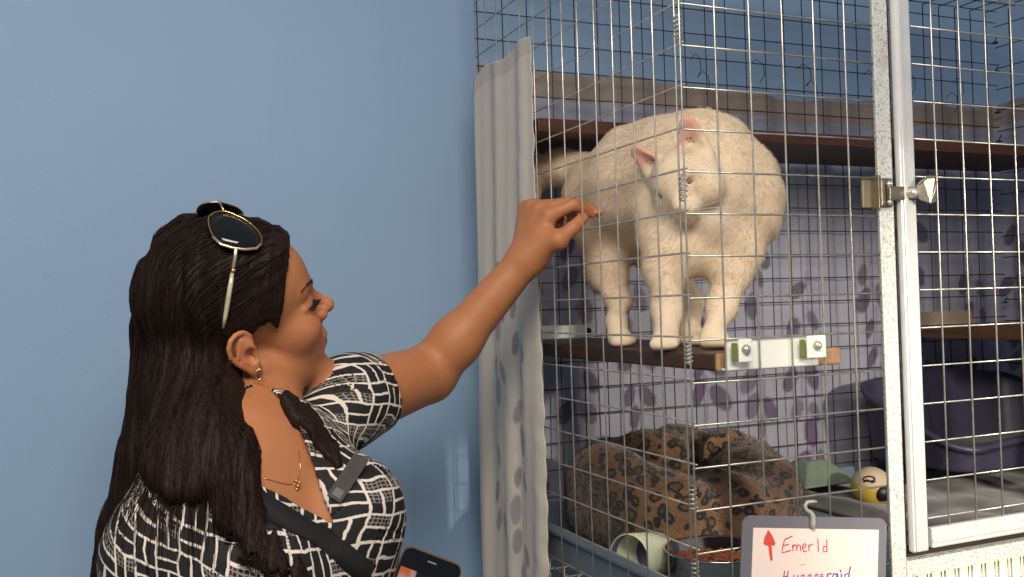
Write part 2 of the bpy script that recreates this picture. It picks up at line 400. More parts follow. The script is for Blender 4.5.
# hog-ring clips at the near corner, cable ties at the far corner
for (px, py, hh) in ((679.5, 25, .030), (683, 188, .034), (688, 355, .026), (693, 499, .030), (696, 572, .03)):
    z = 1.5-(py-300)/FPX*1.14; mb = MB(); n_ = 26
    mb.tube([(-.002+.0036*math.cos(k*1.3), .006+.0062*math.sin(k*1.3), z-hh/2+hh*k/n_) for k in range(n_)], .0012, 6)
    mb.build('corner_clip', M['bright'], cage, True)
for z in (2.10, 2.03, 1.93, 1.86, 1.47):
    mb = MB(); mb.tube([(XR-.002+.006*math.cos(a), YB-.002+.006*math.sin(a), z) for a in np.linspace(0, 2*PI, 13)[:-1]], .0016, 6, closed=True)
    mb.tube([(XR-.008, YB-.006, z), (XR-.016, YB-.02, z+.012)], .0012, 6); mb.build('cable_tie', M['black'], cage)
for z in (1.99, 1.955):                                  # loose ties along the rear
    for x_ in (.50, .62, .77, .93, 1.06, 1.19):
        xx = x_+rng.uniform(-.03, .03); k = rng.uniform(.7, 1.2)
        if z < 1.97 and x_ in (.62, .93): continue
        MB().tube([(xx, YB-.006, z), (xx+.012*k, YB-.012, z+.012), (xx+.026*k, YB-.014, z+.002), (xx+.03*k, YB-.012, z-.02), (xx+.02*k, YB-.01, z-.036)], .0009, 5).build('cable_tie', M['black'], cage)
# pan and floor
M['pan'] = simple('blue_grey_plastic_pan', srgb(104, 118, 130), .45, 0, .08, 8)
mb = MB().box((.028, .022, 1.082), (1.335, .655, 1.088), .001)
mb.box((.026, .02, 1.084), (.034, .657, 1.128), .002).box((1.329, .02, 1.084), (1.337, .657, 1.128), .002)
mb.box((.026, .02, 1.084), (1.337, .028, 1.112), .002).box((.026, .649, 1.084), (1.337, .657, 1.128), .002)
mb.box((.018, .012, 1.124), (.036, .665, 1.131), .002)
mb.build('floor_pan', M['pan'], cage)
wires('floor_grid', [[(x_, 0, 1.079), (x_, YB, 1.079)] for x_ in [.006+k*C5 for k in range(27)]]+[[(0, y_, 1.0765), (XR, y_, 1.0765)] for y_ in [.012+k*C5 for k in range(14)]], .0014)
# lower compartment
low = [z for z in [rz(i) for i in range(14, 32)] if .25 < z < 1.115]
wires('lower_front_panel', panel(.32, XR, .25, 1.135, [.3475+k*.0254 for k in range(0, 40)], low, lambda u, w, z: (u, .005+w, z)))
wires('lower_front_panel', panel(0, .30, .25, ZB, [-.0035+k*.0254 for k in range(0, 12)], low[1:], lambda u, w, z: (u, .004+w, z)))
wires('lower_side_panel', panel(0, YB, .25, ZB+.02, [.0166+k*C5 for k in range(0, 14)], low, lambda u, w, z: (.003+w, u, z)))
wires('lower_rear_panel', panel(0, XR, .25, ZB, [.006+k*C5 for k in range(0, 27)], low[1:], lambda u, w, z: (u, YB-w, z)))
o = MB().box((.325, .0105, .30), (1.33, .0130, 1.122), .0008).build('lower_liner', simple('cream_card', srgb(238, 236, 214), .7, 0, .03), cage)

# ------------------------------------------------------------------ shelves (bolted on)
def shelf_brackets(par, x0, x1, z0, z1, yf, yb):
    b = bpy.data.objects.new('bracket', None); col.objects.link(b); b.parent = par; b.location = Vector((x0, yf, z0))-Vector(par.location)
    MB().box((x0, yf, z0), (x1, yf+.003, z1), .001).box((x0, yf, z0-.0), (x1, yf+.03, z0+.003), .001).build('plate', M['bracket'], b)
    for xa, xb in ((x0+.0105, x0+.030), (x1-.028, x1+.002)):
        MB().box((xa, yf-.013, z1-.027), (xb, yf-.010, z1+.0015), .0015).build('clip_tab', M['bracket'], b)
        MB().box((xa-.008, yf-.009, z1-.026), (xa+.001, yf-.007, z1-.003), .001).build('gap_filler', simple('olive_gap', srgb(112, 118, 62), .7), b)  # olive box added to stand in for the green gap beside the tab
        MB().lathe([(.0062, 0), (.0062, .0015), (.0052, .0045), (.003, .0065), (0, .0072)], ((xa+xb)/2-.001, yf-.013, z1-.011), (0, -1, 0), 16).build('nut', M['bright'], b, True)
cs = empty('cat_shelf', (.14, .34, 1.408), 'dark wooden plank shelf the white cat stands on, held by white metal brackets', 'shelf')
MB().box((.047, .022, 1.409), (.238, .66, 1.4305), .003).build('board', M['wood_dark'], cs)
MB().box((.046, .015, 1.4085), (.240, .0225, 1.431), .003).build('sawn_end', M['wood_raw'], cs)
shelf_brackets(cs, .0515, .194, 1.410, 1.4475, .005, 0)
MB().box((.03, YB-.012, 1.432), (.228, YB-.008, 1.457), .001).build('rear_bracket', M['bracket'], cs)
MB().lathe([(.006, 0), (.006, .002), (.0035, .003), (0, .003)], (.213, YB-.012, 1.4445), (0, -1, 0), 14).build('rear_bolt', M['dark_gap'], cs, True)
us = empty('upper_shelf', (.68, .56, 1.78), 'long reddish brown wooden shelf across the upper back of the cage', 'shelf')
MB().box((.02, .455, 1.783), (1.335, .667, 1.806), .002).build('board', M['wood_red'], us)
rs = empty('side_shelf', (1.2, .34, 1.40), 'dark brown wooden shelf low on the right behind the door mesh', 'shelf')
MB().box((1.03, .10, 1.398), (1.335, .665, 1.424), .003).build('board', wood('mid_brown_wood', srgb(70, 44, 26), srgb(104, 68, 42)), rs)
MB().box((1.05, .664, 1.424), (1.23, .668, 1.455), .001).build('rear_bracket', simple('taupe_bracket', srgb(150, 132, 116), .5), rs)

# ------------------------------------------------------------------ things on the pan
ZF = 1.088
# leopard nest bed
t = NT('leopard_plush'); co = t.coord(); nz = t.noise(9, 3, .6, co, 1); vv = t.n('ShaderNodeMix', data_type='VECTOR')
vm = t.n('ShaderNodeVectorMath', operation='SCALE'); t.t.links.new(nz, vm.inputs[0]); vm.inputs['Scale'].default_value = .03
va = t.n('ShaderNodeVectorMath', operation='ADD'); t.t.links.new(co, va.inputs[0]); t.t.links.new(vm.outputs[0], va.inputs[1])
vo = t.n('ShaderNodeTexVoronoi'); vo.inputs['Scale'].default_value = 52; t.t.links.new(va.outputs[0], vo.inputs['Vector'])
brk = t.noise(70, 2, .6, co); dd = t.math('ADD', vo.outputs['Distance'], t.math('MULTIPLY', t.math('SUBTRACT', brk, .5), .55))
ring = t.ramp(dd, [(0, (.45,)*3), (.22, (.5,)*3), (.27, (1,)*3), (.46, (1,)*3), (.52, (0,)*3)])
tint = t.ramp(t.noise(3, 3, .6, co), [(.35, srgb(68, 44, 30)), (.7, srgb(122, 88, 56))])
fc = t.mix(ring, tint, srgb(16, 10, 8)); fn = t.noise(500, 3, .7, co)
t.i(Base_Color=fc, Roughness=.95, Sheen_Weight=.3); t.bump(fn, .6, .003); M['leopard'] = t.m
bx0, bx1, by0, by1 = .086, .470, .285, .64; bc = V3((bx0+bx1)/2, (by0+by1)/2, ZF)
def bed_sdf(p):
    p = p.astype(np.float32); w = .012*np.sin(p[:, 0]*21+1)+.010*np.sin(p[:, 1]*27+2)+.006*np.sin(p[:, 0]*55+p[:, 1]*31)
    hx, hy = (bx1-bx0)/2-.062, (by1-by0)/2-.062; q = p-bc.astype(np.float32)
    ax = np.abs(q[:, 0])-hx+.05; ay = np.abs(q[:, 1])-hy+.05
    d2 = np.sqrt(np.maximum(ax, 0)**2+np.maximum(ay, 0)**2)+np.minimum(np.maximum(ax, ay), 0)-.05
    rimh = .110+w-.050*np.exp(-((q[:, 0]-.045)/.085)**2)*(q[:, 1] < .02)
    rr = .056+.4*w; zc = np.clip(q[:, 2], rr*.8, rimh)
    rim = np.sqrt(d2**2+(q[:, 2]-zc)**2)-rr
    base = np.maximum(d2, np.abs(q[:, 2]-.03)-.022)
    return smax(smin(rim, base, .03), -q[:, 2], .004)
vv_, ff_ = surf(bed_sdf, (bx0-.02, by0-.02, ZF-.01), (bx1+.02, by1+.02, ZF+.22), .006)
bed = empty('cat_bed', bc, 'brown leopard print plush cat bed with raised sides below the shelf', 'cat bed')
arr_mesh('bolster', vv_, ff_, M['leopard'], bed)
def fuzz(name, vv, ff, fnc, count, length, rad, mat, parent, lean=(0, 0, -.5), mask=None, K=3, jitter=.5):
    tri = vv[ff[:, :3]]; ar = np.linalg.norm(np.cross(tri[:, 1]-tri[:, 0], tri[:, 2]-tri[:, 0]), axis=1)
    pick = rng.choice(len(ff), count, p=ar/ar.sum()); q = vv[ff[pick]]; w = rng.dirichlet((1, 1, 1, 1), count)
    P = (q*w[..., None]).sum(1)
    if mask is not None: P = P[mask(P)]
    G = grad(fnc, P); D = G+np.asarray(lean)+rng.normal(size=P.shape)*jitter*.5; D /= np.linalg.norm(D, axis=1)[:, None]
    dot = np.maximum((D*G).sum(1), .22)[:, None]; ln = length*rng.uniform(.6, 1.2, (len(P), 1))
    paths = np.stack([P-G*.0006+(G*dot*(1-.35*s_)+ (D-G*(D*G).sum(1)[:, None]))*ln*s_ for s_ in np.linspace(0, 1, K)], 1)
    return strands(name, paths, rad, mat, parent)
fuzz('plush_pile', vv_, ff_, bed_sdf, 16000, .008, .0006, M['leopard'], bed, (0, 0, .2))
# steel bowl with kibble
bw = empty('food_bowl', (.163, .195, ZF), 'shiny stainless steel bowl of dry cat food at the front of the cage floor', 'bowl')
o = MB().lathe([(a_*1.14, b_) for a_, b_ in [(0, .002), (.046, .002), (.052, .004), (.060, .045), (.0655, .048), (.067, .050), (.0655, .0515), (.0605, .049), (.0505, .010), (0, .007)]], (.163, .195, ZF), n=56).build('dish', simple('stainless_steel', srgb(205, 200, 192), .14, 1, .03), bw, True)
kb = MB()
for k in range(420):
    a = rng.uniform(0, 2*PI); r_ = .061*math.sqrt(rng.uniform()); z = ZF+.032+rng.uniform(-.006, .004)+.006*(1-r_/.054)
    m_ = Matrix.Rotation(rng.uniform(0, 6), 3, 'Z') @ Matrix.Rotation(rng.uniform(-.6, .6), 3, 'X')
    kb.box((.163+r_*math.cos(a)-.0042, .195+r_*math.sin(a)-.0042, z-.003), (.163+r_*math.cos(a)+.0042, .195+r_*math.sin(a)+.0042, z+.003), .0018, m_, 1)
tag(kb.build('kibble', simple('brown_kibble', srgb(128, 66, 34), .8, 0, .3, 90), None, True), 'reddish brown dry kibble filling the steel bowl', 'cat food', kind='stuff')
# tipped plastic cup
cu = empty('plastic_cup', (.085, .27, ZF), 'pale green plastic scoop cup lying on its side beside the steel bowl', 'cup')
ax = nrm((.86, .42, -.12)); c0 = V3(.050, .255, ZF+.0375)
MB().lathe([(.033, 0), (.0345, .001), (.0325, .075), (.028, .078), (0, .078), (0, .076), (.030, .074), (.0325, .003), (.033, 0)], c0, ax, 36).build('shell', simple('pale_green_plastic', srgb(206, 210, 180), .45, 0, .03), cu, True)
MB().lathe([(.0322, .002), (.0315, .06), (.029, .0735), (0, .0735)], c0, ax, 36).build('lining', simple('violet_plastic', srgb(96, 90, 130), .5), cu, True)
# dark blotch-print blanket
t = NT('dark_pawprint_fleece'); co = t.coord(); vo = t.n('ShaderNodeTexVoronoi'); vo.inputs['Scale'].default_value = 14; t.t.links.new(co, vo.inputs['Vector'])
d1 = t.math('ADD', vo.outputs['Distance'], t.math('MULTIPLY', t.noise(30, 2, .5, co), .3))
t.i(Base_Color=t.ramp(d1, [(.36, srgb(20, 19, 22)), (.42, srgb(56, 45, 40)), (.7, srgb(38, 36, 38))]), Roughness=.95, Sheen_Weight=.3); t.bump(t.noise(300, 3, .7, co), .5, .002); M['fleece'] = t.m
def rumple(name, x0, x1, y0, y1, z0, amp, seed, mat, nx=120, ny=90, th=.004):
    r = np.random.default_rng(seed); X, Y = np.meshgrid(np.linspace(x0, x1, nx), np.linspace(y0, y1, ny), indexing='ij'); Z = np.zeros_like(X)
    for k in range(9):
        a = r.uniform(0, PI); fq = r.uniform(8, 34); Z += np.abs(np.sin((X*math.cos(a)+Y*math.sin(a))*fq+r.uniform(0, 6)))**1.5*r.uniform(.3, 1)
    Z = Z/Z.max()*amp; ex = np.minimum(np.minimum(X-x0, x1-X), np.minimum(Y-y0, y1-Y)); Z = z0+th+Z*np.clip(ex/.04, 0, 1)
    idx = np.arange(nx*ny).reshape(nx, ny); F = np.stack([idx[:-1, :-1], idx[1:, :-1], idx[1:, 1:], idx[:-1, 1:]], -1).reshape(-1, 4)
    o = arr_mesh(name, np.stack([X, Y, Z], -1).reshape(-1, 3), F, mat, None); so = o.modifiers.new('thick', 'SOLIDIFY'); so.thickness = th; so.offset = -1
    return o
tag(rumple('fleece_blanket', .60, 1.325, .035, .645, ZF+.001, .022, 3, M['fleece']), 'dark fleece blanket with brown blotches crumpled over the right half of the cage floor', 'blanket')
tag(rumple('green_cloth', .60, .735, .52, .64, ZF+.035, .045, 8, simple('pale_sage_cloth', srgb(104, 116, 102), .9), 50, 50), 'small pale green cloth bunched behind the leopard print bed on its right', 'cloth')
# toy ball
tb = empty('toy_ball', (.690, .44, ZF+.045), 'cream and yellow toy ball with black markings resting on the dark blanket', 'toy')
t = NT('cream_yellow_felt'); sx = t.n('ShaderNodeSeparateXYZ'); t.t.links.new(t.coord('Object'), sx.inputs[0])
yl = t.math('LESS_THAN', t.math('ADD', t.math('MULTIPLY', sx.outputs[2], 1.), t.math('MULTIPLY', sx.outputs[0], .35)), ZF+.045-.006+.700*.35)
t.i(Base_Color=t.mix(yl, srgb(182, 162, 138), srgb(176, 146, 52)), Roughness=.8); 
bcn = V3(.690, .44, ZF+.045)
MB().lathe([(.038*math.sin(a), -.038*math.cos(a)) for a in np.linspace(0, PI, 22)], bcn, (0, 0, 1), 32).build('ball', t.m, tb, True)
tc = nrm(CAM-bcn); tr_ = nrm(np.cross((0, 0, 1), -tc))*-1; tu = np.cross(tc, tr_)*1
if tu[2] < 0: tu = -tu
rt = nrm(np.cross(tu, tc))
def onball(a, b, r=.0385): d = nrm(tc*1.0+rt*a+tu*b); return bcn+d*r
mk = MB(); mk.tube([onball(-.12+.30*math.cos(k), .42+.15*math.sin(k)) for k in np.linspace(0, 2*PI, 17)[:-1]], .0016, 6, closed=True); mk.tube([onball(-.38, .22), onball(-.2, .36), onball(.05, .2), onball(.2, .3)], .0014, 6)
mk.build('marking', M['black'], tb)
MB().lathe([(.0, -.008), (.012, -.006), (.015, 0), (.012, .006), (0, .008)], onball(.75, -.45, .036), onball(.75, -.45, 1)-bcn, 20).build('black_patch', M['black'], tb, True)
# litter tray
t = simple('navy_plastic', srgb(54, 52, 72), .42, 0, .1, 5)
lt = empty('litter_tray', (1.07, .47, ZF), 'high sided dark navy plastic litter tray at the right end of the cage', 'litter tray')
def tray_sdf(p):
    q = p-V3(1.06, .485, ZF).astype(np.float32); hx, hy = .235, .135
    def rb(g):
        ax = np.abs(q[:, 0])-hx+.06+g; ay = np.abs(q[:, 1])-hy+.06+g
        return np.sqrt(np.maximum(ax, 0)**2+np.maximum(ay, 0)**2)+np.minimum(np.maximum(ax, ay), 0)-.06
    topz = .165+.055*np.clip(q[:, 1]/.135, -1, 1)+.012*np.cos(q[:, 0]*9)
    out = np.maximum(rb(0)-.10*(q[:, 2]-.15), np.maximum(q[:, 2]-topz, .066-q[:, 2])); inn = np.maximum(rb(.007)-.10*(q[:, 2]-.15), .075-q[:, 2])
    lip = np.sqrt((rb(0)-.10*(q[:, 2]-.15))**2+(q[:, 2]-topz)**2)-.008
    return np.minimum(smax(out, -inn, .002), lip)
v2, f2 = surf(tray_sdf, (.78, .31, ZF+.05), (1.34, .66, ZF+.25), .0045)
arr_mesh('tub', v2, f2, t, lt)
MB().box((.86, .38, ZF+.0765), (1.26, .59, ZF+.085), .003).build('litter', simple('grey_litter', srgb(120, 114, 106), .95, 0, .3, 150), lt)

# ------------------------------------------------------------------ name card hanging on the door-side mesh
def onp(px, py, P0, N): d = ray(px, py); return CAM+d*(((P0-CAM)@N)/(d@N))
TL = onp(742, 515, V3(0, -.008, 0), V3(0, 1, 0)); TR = onp(886, 518, V3(0, -.034, 0), V3(0, 1, 0)); BLp = onp(750, 577, V3(0, -.012, 0), V3(0, 1, 0))
su = nrm(TR-TL); sd = nrm((BLp-TL)-su*((BLp-TL)@su)); sn = np.cross(su, sd); sn = sn if sn@(CAM-TL) > 0 else -sn
SW = np.linalg.norm(TR-TL); SH = .165
card = empty('name_card', TL+su*SW/2+sd*SH/2, 'white handwritten name card in a grey plastic sleeve hanging on the cage front', 'sign')
def sp(u, v, w=0.): return TL+su*u+sd*v+sn*w
def rrect(u0, v0, u1, v1, r, w):
    P = []
    for cx, cy, a0 in ((u1-r, v0+r, -PI/2), (u1-r, v1-r, 0), (u0+r, v1-r, PI/2), (u0+r, v0+r, PI)):
        for k in range(7): a = a0+k*PI/12; P.append(sp(cx+r*math.cos(a), cy+r*math.sin(a), w))
    return P
MB().prism(rrect(0, 0, SW, SH, .012, 0), sn*.0022).build('sleeve', simple('smoky_grey_plastic', srgb(120, 116, 124), .25, 0, .05, 12), card)
U0, V0 = .0145, .0145
MB().prism([sp(U0, V0, .0022), sp(SW-.0125, V0, .0022), sp(SW-.0125, SH-.008, .0022), sp(U0, SH-.008, .0022)], sn*.0008).build('paper', simple('cream_paper', srgb(250, 228, 216), .7, 0, .01), card)
def cpt(cx, cy, w=.0034):
    p = onp(735+cx/6.4, 500+cy/6.4, TL+sn*w, sn); return p
def pen(name, strokes, c, r):
    mb = MB()
    for s_ in strokes: mb.tube([cpt(*q) for q in s_], r, 6)
    return mb.build(name, simple(name+'_ink', c, .6, 0, .05), card)
ar = [(212, 190), (188, 240), (182, 278), (200, 292), (212, 288), (218, 340), (226, 388), (240, 384), (236, 330), (232, 288), (246, 292), (258, 280), (240, 232)]
MB().prism([cpt(a, b, .0031) for a, b in ar], sn*.0005).build('red_arrow', simple('red_marker', srgb(232, 84, 70), .6, 0, .08, 300), card)
pen('name_writing', [[(368, 230), (318, 252), (305, 300), (300, 338), (330, 330), (358, 322)], [(310, 292), (345, 282)],
    [(372, 328), (368, 292), (374, 286)], [(371, 300), (384, 284), (394, 292), (396, 325)], [(396, 300), (408, 284), (418, 292), (421, 326)],
    [(432, 306), (448, 300), (456, 288), (446, 278), (434, 288), (432, 312), (442, 330), (460, 326)],
    [(474, 326), (472, 286)], [(473, 300), (484, 286), (500, 282)], [(530, 246), (534, 330)],
    [(584, 296), (570, 296), (562, 314), (570, 332), (584, 326)], [(588, 252), (588, 332)]], srgb(214, 44, 104), .00062)
pen('second_line_writing', [[(318, 452), (306, 530)], [(340, 452), (332, 530)], [(308, 492), (338, 488)],
    [(378, 478), (376, 510), (392, 516), (402, 480), (404, 514)],
    [(440, 478), (424, 484), (424, 504), (440, 504), (442, 476), (440, 540)], [(484, 476), (468, 482), (468, 502), (484, 502), (486, 474), (484, 540)],
    [(528, 474), (512, 480), (512, 500), (528, 500), (530, 472), (528, 540)],
    [(546, 496), (566, 486), (558, 472), (546, 482), (550, 508)]], srgb(176, 44, 110), .00062)
pen('second_line_ending', [[(590, 500), (592, 474), (616, 470)], [(652, 474), (630, 472), (624, 500), (648, 500), (656, 470), (660, 504)],
    [(680, 474), (684, 506)], [(672, 446), (680, 462)], [(722, 470), (704, 476), (702, 502), (722, 500)], [(740, 424), (730, 470), (728, 506)]], srgb(98, 52, 160), .00075)
pen('pen_dash', [[(424, 412), (444, 414)]], srgb(190, 160, 150), .0004)
hk = MB(); hp = [(522, 12), (500, 8), (462, 14), (448, 34), (456, 62), (484, 78), (498, 100), (500, 140), (500, 182)]
hk.tube([cpt(a, b, .0055) for a, b in hp], [.0018, .002, .0022, .0024, .0024, .0028, .0032, .0034, .0032], 8)
tag(hk.build('hanging_hook', simple('cloudy_clear_plastic', srgb(205, 198, 190), .25, 0, .05, 20, Transmission_Weight=.3), None, True), 'small cloudy plastic hook holding the name card on a cage wire', 'hook')

# ------------------------------------------------------------------ white cat
def A(*a): return at(*a).astype(np.float32)
ZS = 1.4315
def paw(px, py, Z): p = at(px, py, Z); p[2] = ZS+.011; return p
CP = dict(rump=A(612, 200, 1.59), mid=A(648, 185, 1.51), chest=A(694, 180, 1.43), sh=A(726, 196, 1.385), neck=A(712, 186, 1.345), head=A(688, 182, 1.318))
pfl = paw(667, 343, 1.285); pfr = paw(716, 343, 1.29); phl = paw(622, 340, 1.43); phr = paw(694, 343, 1.40)
hd = CP['head']
CRt = CR.astype(np.float32); CUt = CU.astype(np.float32); FWt = FW.astype(np.float32)
# head frame: crown to the left, muzzle down-right and towards the viewer
hx = nrm(-CR*.36-CU*.52-FW*.70)                    # muzzle direction: down and towards the hand side
hz = -CR*.60+CU*.62-FW*.32; hz = nrm(hz-hx*(hz@hx)); hy = np.cross(hz, hx); HS = 1.14   # crown tilted to the left
def HL(a, b, c): return (hd+(hx*a+hy*b+hz*c)*HS).astype(np.float32)
def cat_head(p):
    q = (p-hd)@np.stack([hx, hy, hz], 1).astype(np.float32)/HS; s = np.stack([q[:, 0], np.abs(q[:, 1]), q[:, 2]], 1)
    d = ell(s, (0, 0, .004), (.047, .044, .040)); d = smin(d, sph(s, (.018, .024, -.012), .021), .014)
    d = smin(d, ell(s, (.040, 0, -.012), (.018, .015, .014)), .012); d = smin(d, sph(s, (.047, .008, -.015), .009), .008)
    d = smin(d, sph(s, (.044, 0, -.026), .008), .008); d = smin(d, cap(s, (.030, 0, .010), (.055, 0, -.004), .009, .006), .008)
    d = smax(d, -cap(s, (.034, .016, .010), (.036, .027, .013), .0035), .006)
    # ears: cupped cones
    e = cap(s, (-.006, .026, .026), (-.010, .038, .060), .023, .011); e = np.maximum(e, np.abs((s-np.array([-.008, .031, .045], np.float32))@nrm((1, .25, .2)).astype(np.float32))-.0045)
    e = smax(e, -cap(s, (.006, .030, .040), (-.001, .038, .058), .0150, .008), .003)
    return smin(d, e, .008)*HS
def leg(p, pts, rs, k=.02):
    d = None
    for a, b, r1, r2 in zip(pts, pts[1:], rs, rs[1:]):
        c = cap(p, a, b, r1, r2); d = c if d is None else smin(d, c, k)
    return d
def pawd(p, c, fwd):
    f = nrm((fwd[0], fwd[1], 0)); s_ = np.array((-f[1], f[0], 0)); d = ell(p, c, (.022, .020, .0125), np.stack([f, s_, (0, 0, 1)], 1))
    for k in (-1.5, -.5, .5, 1.5): d = smin(d, sph(p, c+f*(.019-.003*abs(k))+s_*k*.0085-np.array((0, 0, .002)), .0078), .005)
    return d
toc = -FW*.8-CR*.25
def cat_body(p):
    d = smin(sph(p, CP['rump'], .076), sph(p, CP['mid'], .090), .05)
    d = smin(d, cap(p, CP['rump'], CP['mid'], .074, .090), .03)
    d = smin(d, sph(p, CP['chest'], .098), .05); d = smin(d, cap(p, CP['mid'], CP['chest'], .088, .096), .03)
    d = smin(d, sph(p, CP['sh'], .067), .05); d = smin(d, cap(p, CP['sh'], CP['neck'], .068, .052), .035)
    d = smin(d, ell(p, A(690, 235, 1.36), (.055, .055, .06)), .05)
    # legs
    d = smin(d, leg(p, [A(668, 225, 1.37), A(664, 268, 1.335), A(668, 312, 1.315), pfl+V3(0, 0, .014)], [.043, .027, .0185, .0165]), .035)
    d = smin(d, leg(p, [A(744, 215, 1.375), A(737, 262, 1.345), A(723, 306, 1.325), pfr+V3(0, 0, .014)], [.044, .026, .0180, .0160]), .035)
    d = smin(d, leg(p, [A(606, 222, 1.575), A(606, 268, 1.54), A(618, 300, 1.50), phl+V3(-.005, .01, .012)], [.056, .031, .0170, .0155]), .035)
    d = smin(d, leg(p, [A(640, 215, 1.58), A(668, 268, 1.55), A(690, 305, 1.48), phr+V3(0, .01, .012)], [.06, .033, .019, .016]), .03)
    for c, f in ((pfl, toc), (pfr, toc), (phl, toc+CR*.4), (phr, toc)): d = smin(d, pawd(p, c, f), .010)
    # tail
    d = smin(d, leg(p, [A(592, 176, 1.65), A(566, 168, 1.69), A(535, 172, 1.72), A(520, 215, 1.72), A(512, 262, 1.70)], [.036, .030, .026, .024, .018]), .03)
    q = p; w = .0022*(np.sin(q[:, 0]*70+q[:, 2]*40)*np.sin(q[:, 1]*60+q[:, 2]*55)+.6*np.sin(q[:, 2]*120+q[:, 0]*60))
    return d+w
def cat_sdf(p):
    d = smin(cat_body(p), cat_head(p), .012)
    return smax(d, ZS-p[:, 2], .002)
cv, cf = surf(cat_sdf, (-.03, .025, 1.42), (.36, .72, 1.76), .0038)
print('cat verts', len(cv))
def fur_mat(name, c1, c2):
    t = NT(name); a = t.n('ShaderNodeAttribute', attribute_name='tint').outputs[0]
    t.i(Base_Color=a, Roughness=.75, Subsurface_Weight=.15, Subsurface_Scale=.02); t.b.inputs['Subsurface Radius'].default_value = (1, .6, .4)
    t.bump(t.noise(160, 4, .7, t.coord('Object')), .25, .002); return t.m
M['fur'] = fur_mat('white_fur', None, None)
FW_ = np.array(srgb(240, 217, 186)[:3]); PINK = np.array(srgb(224, 158, 138)[:3]); THIN = np.array(srgb(196, 172, 148)[:3])
def tint_of(P):
    q = (P-hd)@np.stack([hx, hy, hz], 1)/HS; s = np.stack([q[:, 0], np.abs(q[:, 1]), q[:, 2]], 1)
    c = np.tile(FW_, (len(P), 1)); 
    def bl(m, col_): c[:] = c*(1-m[:, None])+col_*m[:, None]
    ear = np.clip((s[:, 2]-.036)/.010, 0, 1)*(s[:, 1] > .014)*(np.linalg.norm(s, axis=1) < .09)*(np.abs(s[:, 0]+.004) < .022); bl(ear*.8, PINK)
    th = np.exp(-(np.linalg.norm(s-np.array([.004, .024, .032]), axis=1)/.013)**2); bl(th*.8*(1-ear), THIN)
    bl(np.exp(-(np.linalg.norm(s-np.array([.034, .026, .012]), axis=1)/.013)**2)*.55, THIN)
    ns = np.clip((.0075-np.linalg.norm(s-np.array([.058, 0, -.008]), axis=1))/.003, 0, 1); bl(ns, PINK*.9)
    for pc in (pfl, pfr, phl, phr):
        m = np.clip((.006-(P[:, 2]-ZS))/.004, 0, 1)*(np.linalg.norm(P-pc, axis=1) < .03); bl(m*.5, PINK)
    return c
def tinted(o, P):
    c = tint_of(P); ca = o.data.color_attributes.new('tint', 'FLOAT_COLOR', 'POINT')
    ca.data.foreach_set('color', np.concatenate([c, np.ones((len(c), 1))], 1).astype(np.float32).ravel())
catE = empty('cat', (.14, .25, ZS), 'white cat arching its back on the dark plank shelf, head bowed towards the hand', 'cat')
tinted(arr_mesh('body', cv, cf, M['fur'], catE), cv)
def furmask(P):
    q = (P-hd)@np.stack([hx, hy, hz], 1)/HS; s = np.stack([q[:, 0], np.abs(q[:, 1]), q[:, 2]], 1)
    return ~(((s[:, 2] > .036) & (np.abs(s[:, 1]-.032) < .03) & (np.abs(s[:, 0]) < .03)) | (np.linalg.norm(s-np.array([.058, 0, -.008]), axis=1) < .009)) & (P[:, 2] > ZS+.006)
# pile lies back along the body: from head towards rump and down
tri = cv[cf[:, :3]]; ar_ = np.linalg.norm(np.cross(tri[:, 1]-tri[:, 0], tri[:, 2]-tri[:, 0]), axis=1)
NF = 52000; pk = rng.choice(len(cf), NF, p=ar_/ar_.sum()); P = (cv[cf[pk]]*rng.dirichlet((1, 1, 1, 1), NF)[..., None]).sum(1); P = P[furmask(P)]
G = grad(cat_sdf, P); flow = nrm(CP['rump']-CP['sh'])*.8+V3(0, 0, -.55)
D = flow+rng.normal(size=P.shape)*.25; D = D-G*(D*G).sum(1)[:, None]; D /= np.maximum(np.linalg.norm(D, axis=1), .2)[:, None]
hdist = np.linalg.norm(P-hd, axis=1); lowz = np.clip((P[:, 2]-ZS)/.10, .3, 1)
ln = (.0095*np.clip(hdist/.09, .6, 1)*lowz*rng.uniform(.7, 1.2, len(P)))[:, None]
paths = np.stack([P-G*.001+(D*s_+G*(.55*s_-.25*s_*s_))*ln for s_ in np.linspace(0, 1, 3)], 1)
fo = strands('fur', paths, .00032, M['fur'], catE); tinted(fo, np.repeat(P, 9, axis=0))
mw = MB()
for sd in (-1, 1):
    for k in range(6):
        b = HL(.050, sd*.010, -.016-.002*k); mw.tube([b, b+hx*.012+hy*sd*.030-hz*(.004*k), b+hx*.010+hy*sd*.058-hz*(.012*k+.006)], [.0004, .0003, .00015], 4)
tag(mw.build('whiskers', simple('whisker_white', srgb(250, 248, 240), .4), catE), kind='stuff')

for sd in (-1, 1):
    MB().tube([HL(.036-.001*k, sd*(.0125+.0030*k), .0115-.0028*math.sin(k*PI/5)) for k in range(6)], .0013, 6).build('closed_eyelid', simple('eyelid_brown', srgb(112, 78, 64), .6), catE, True)
MB().tube([HL(.0555-.003*abs(k), .0032*k, -.0185-.0016*abs(k)) for k in (-3, -2, -1, 0, 1, 2, 3)], .0011, 6).build('mouth', simple('mouth_brown', srgb(120, 66, 54), .6), catE, True)

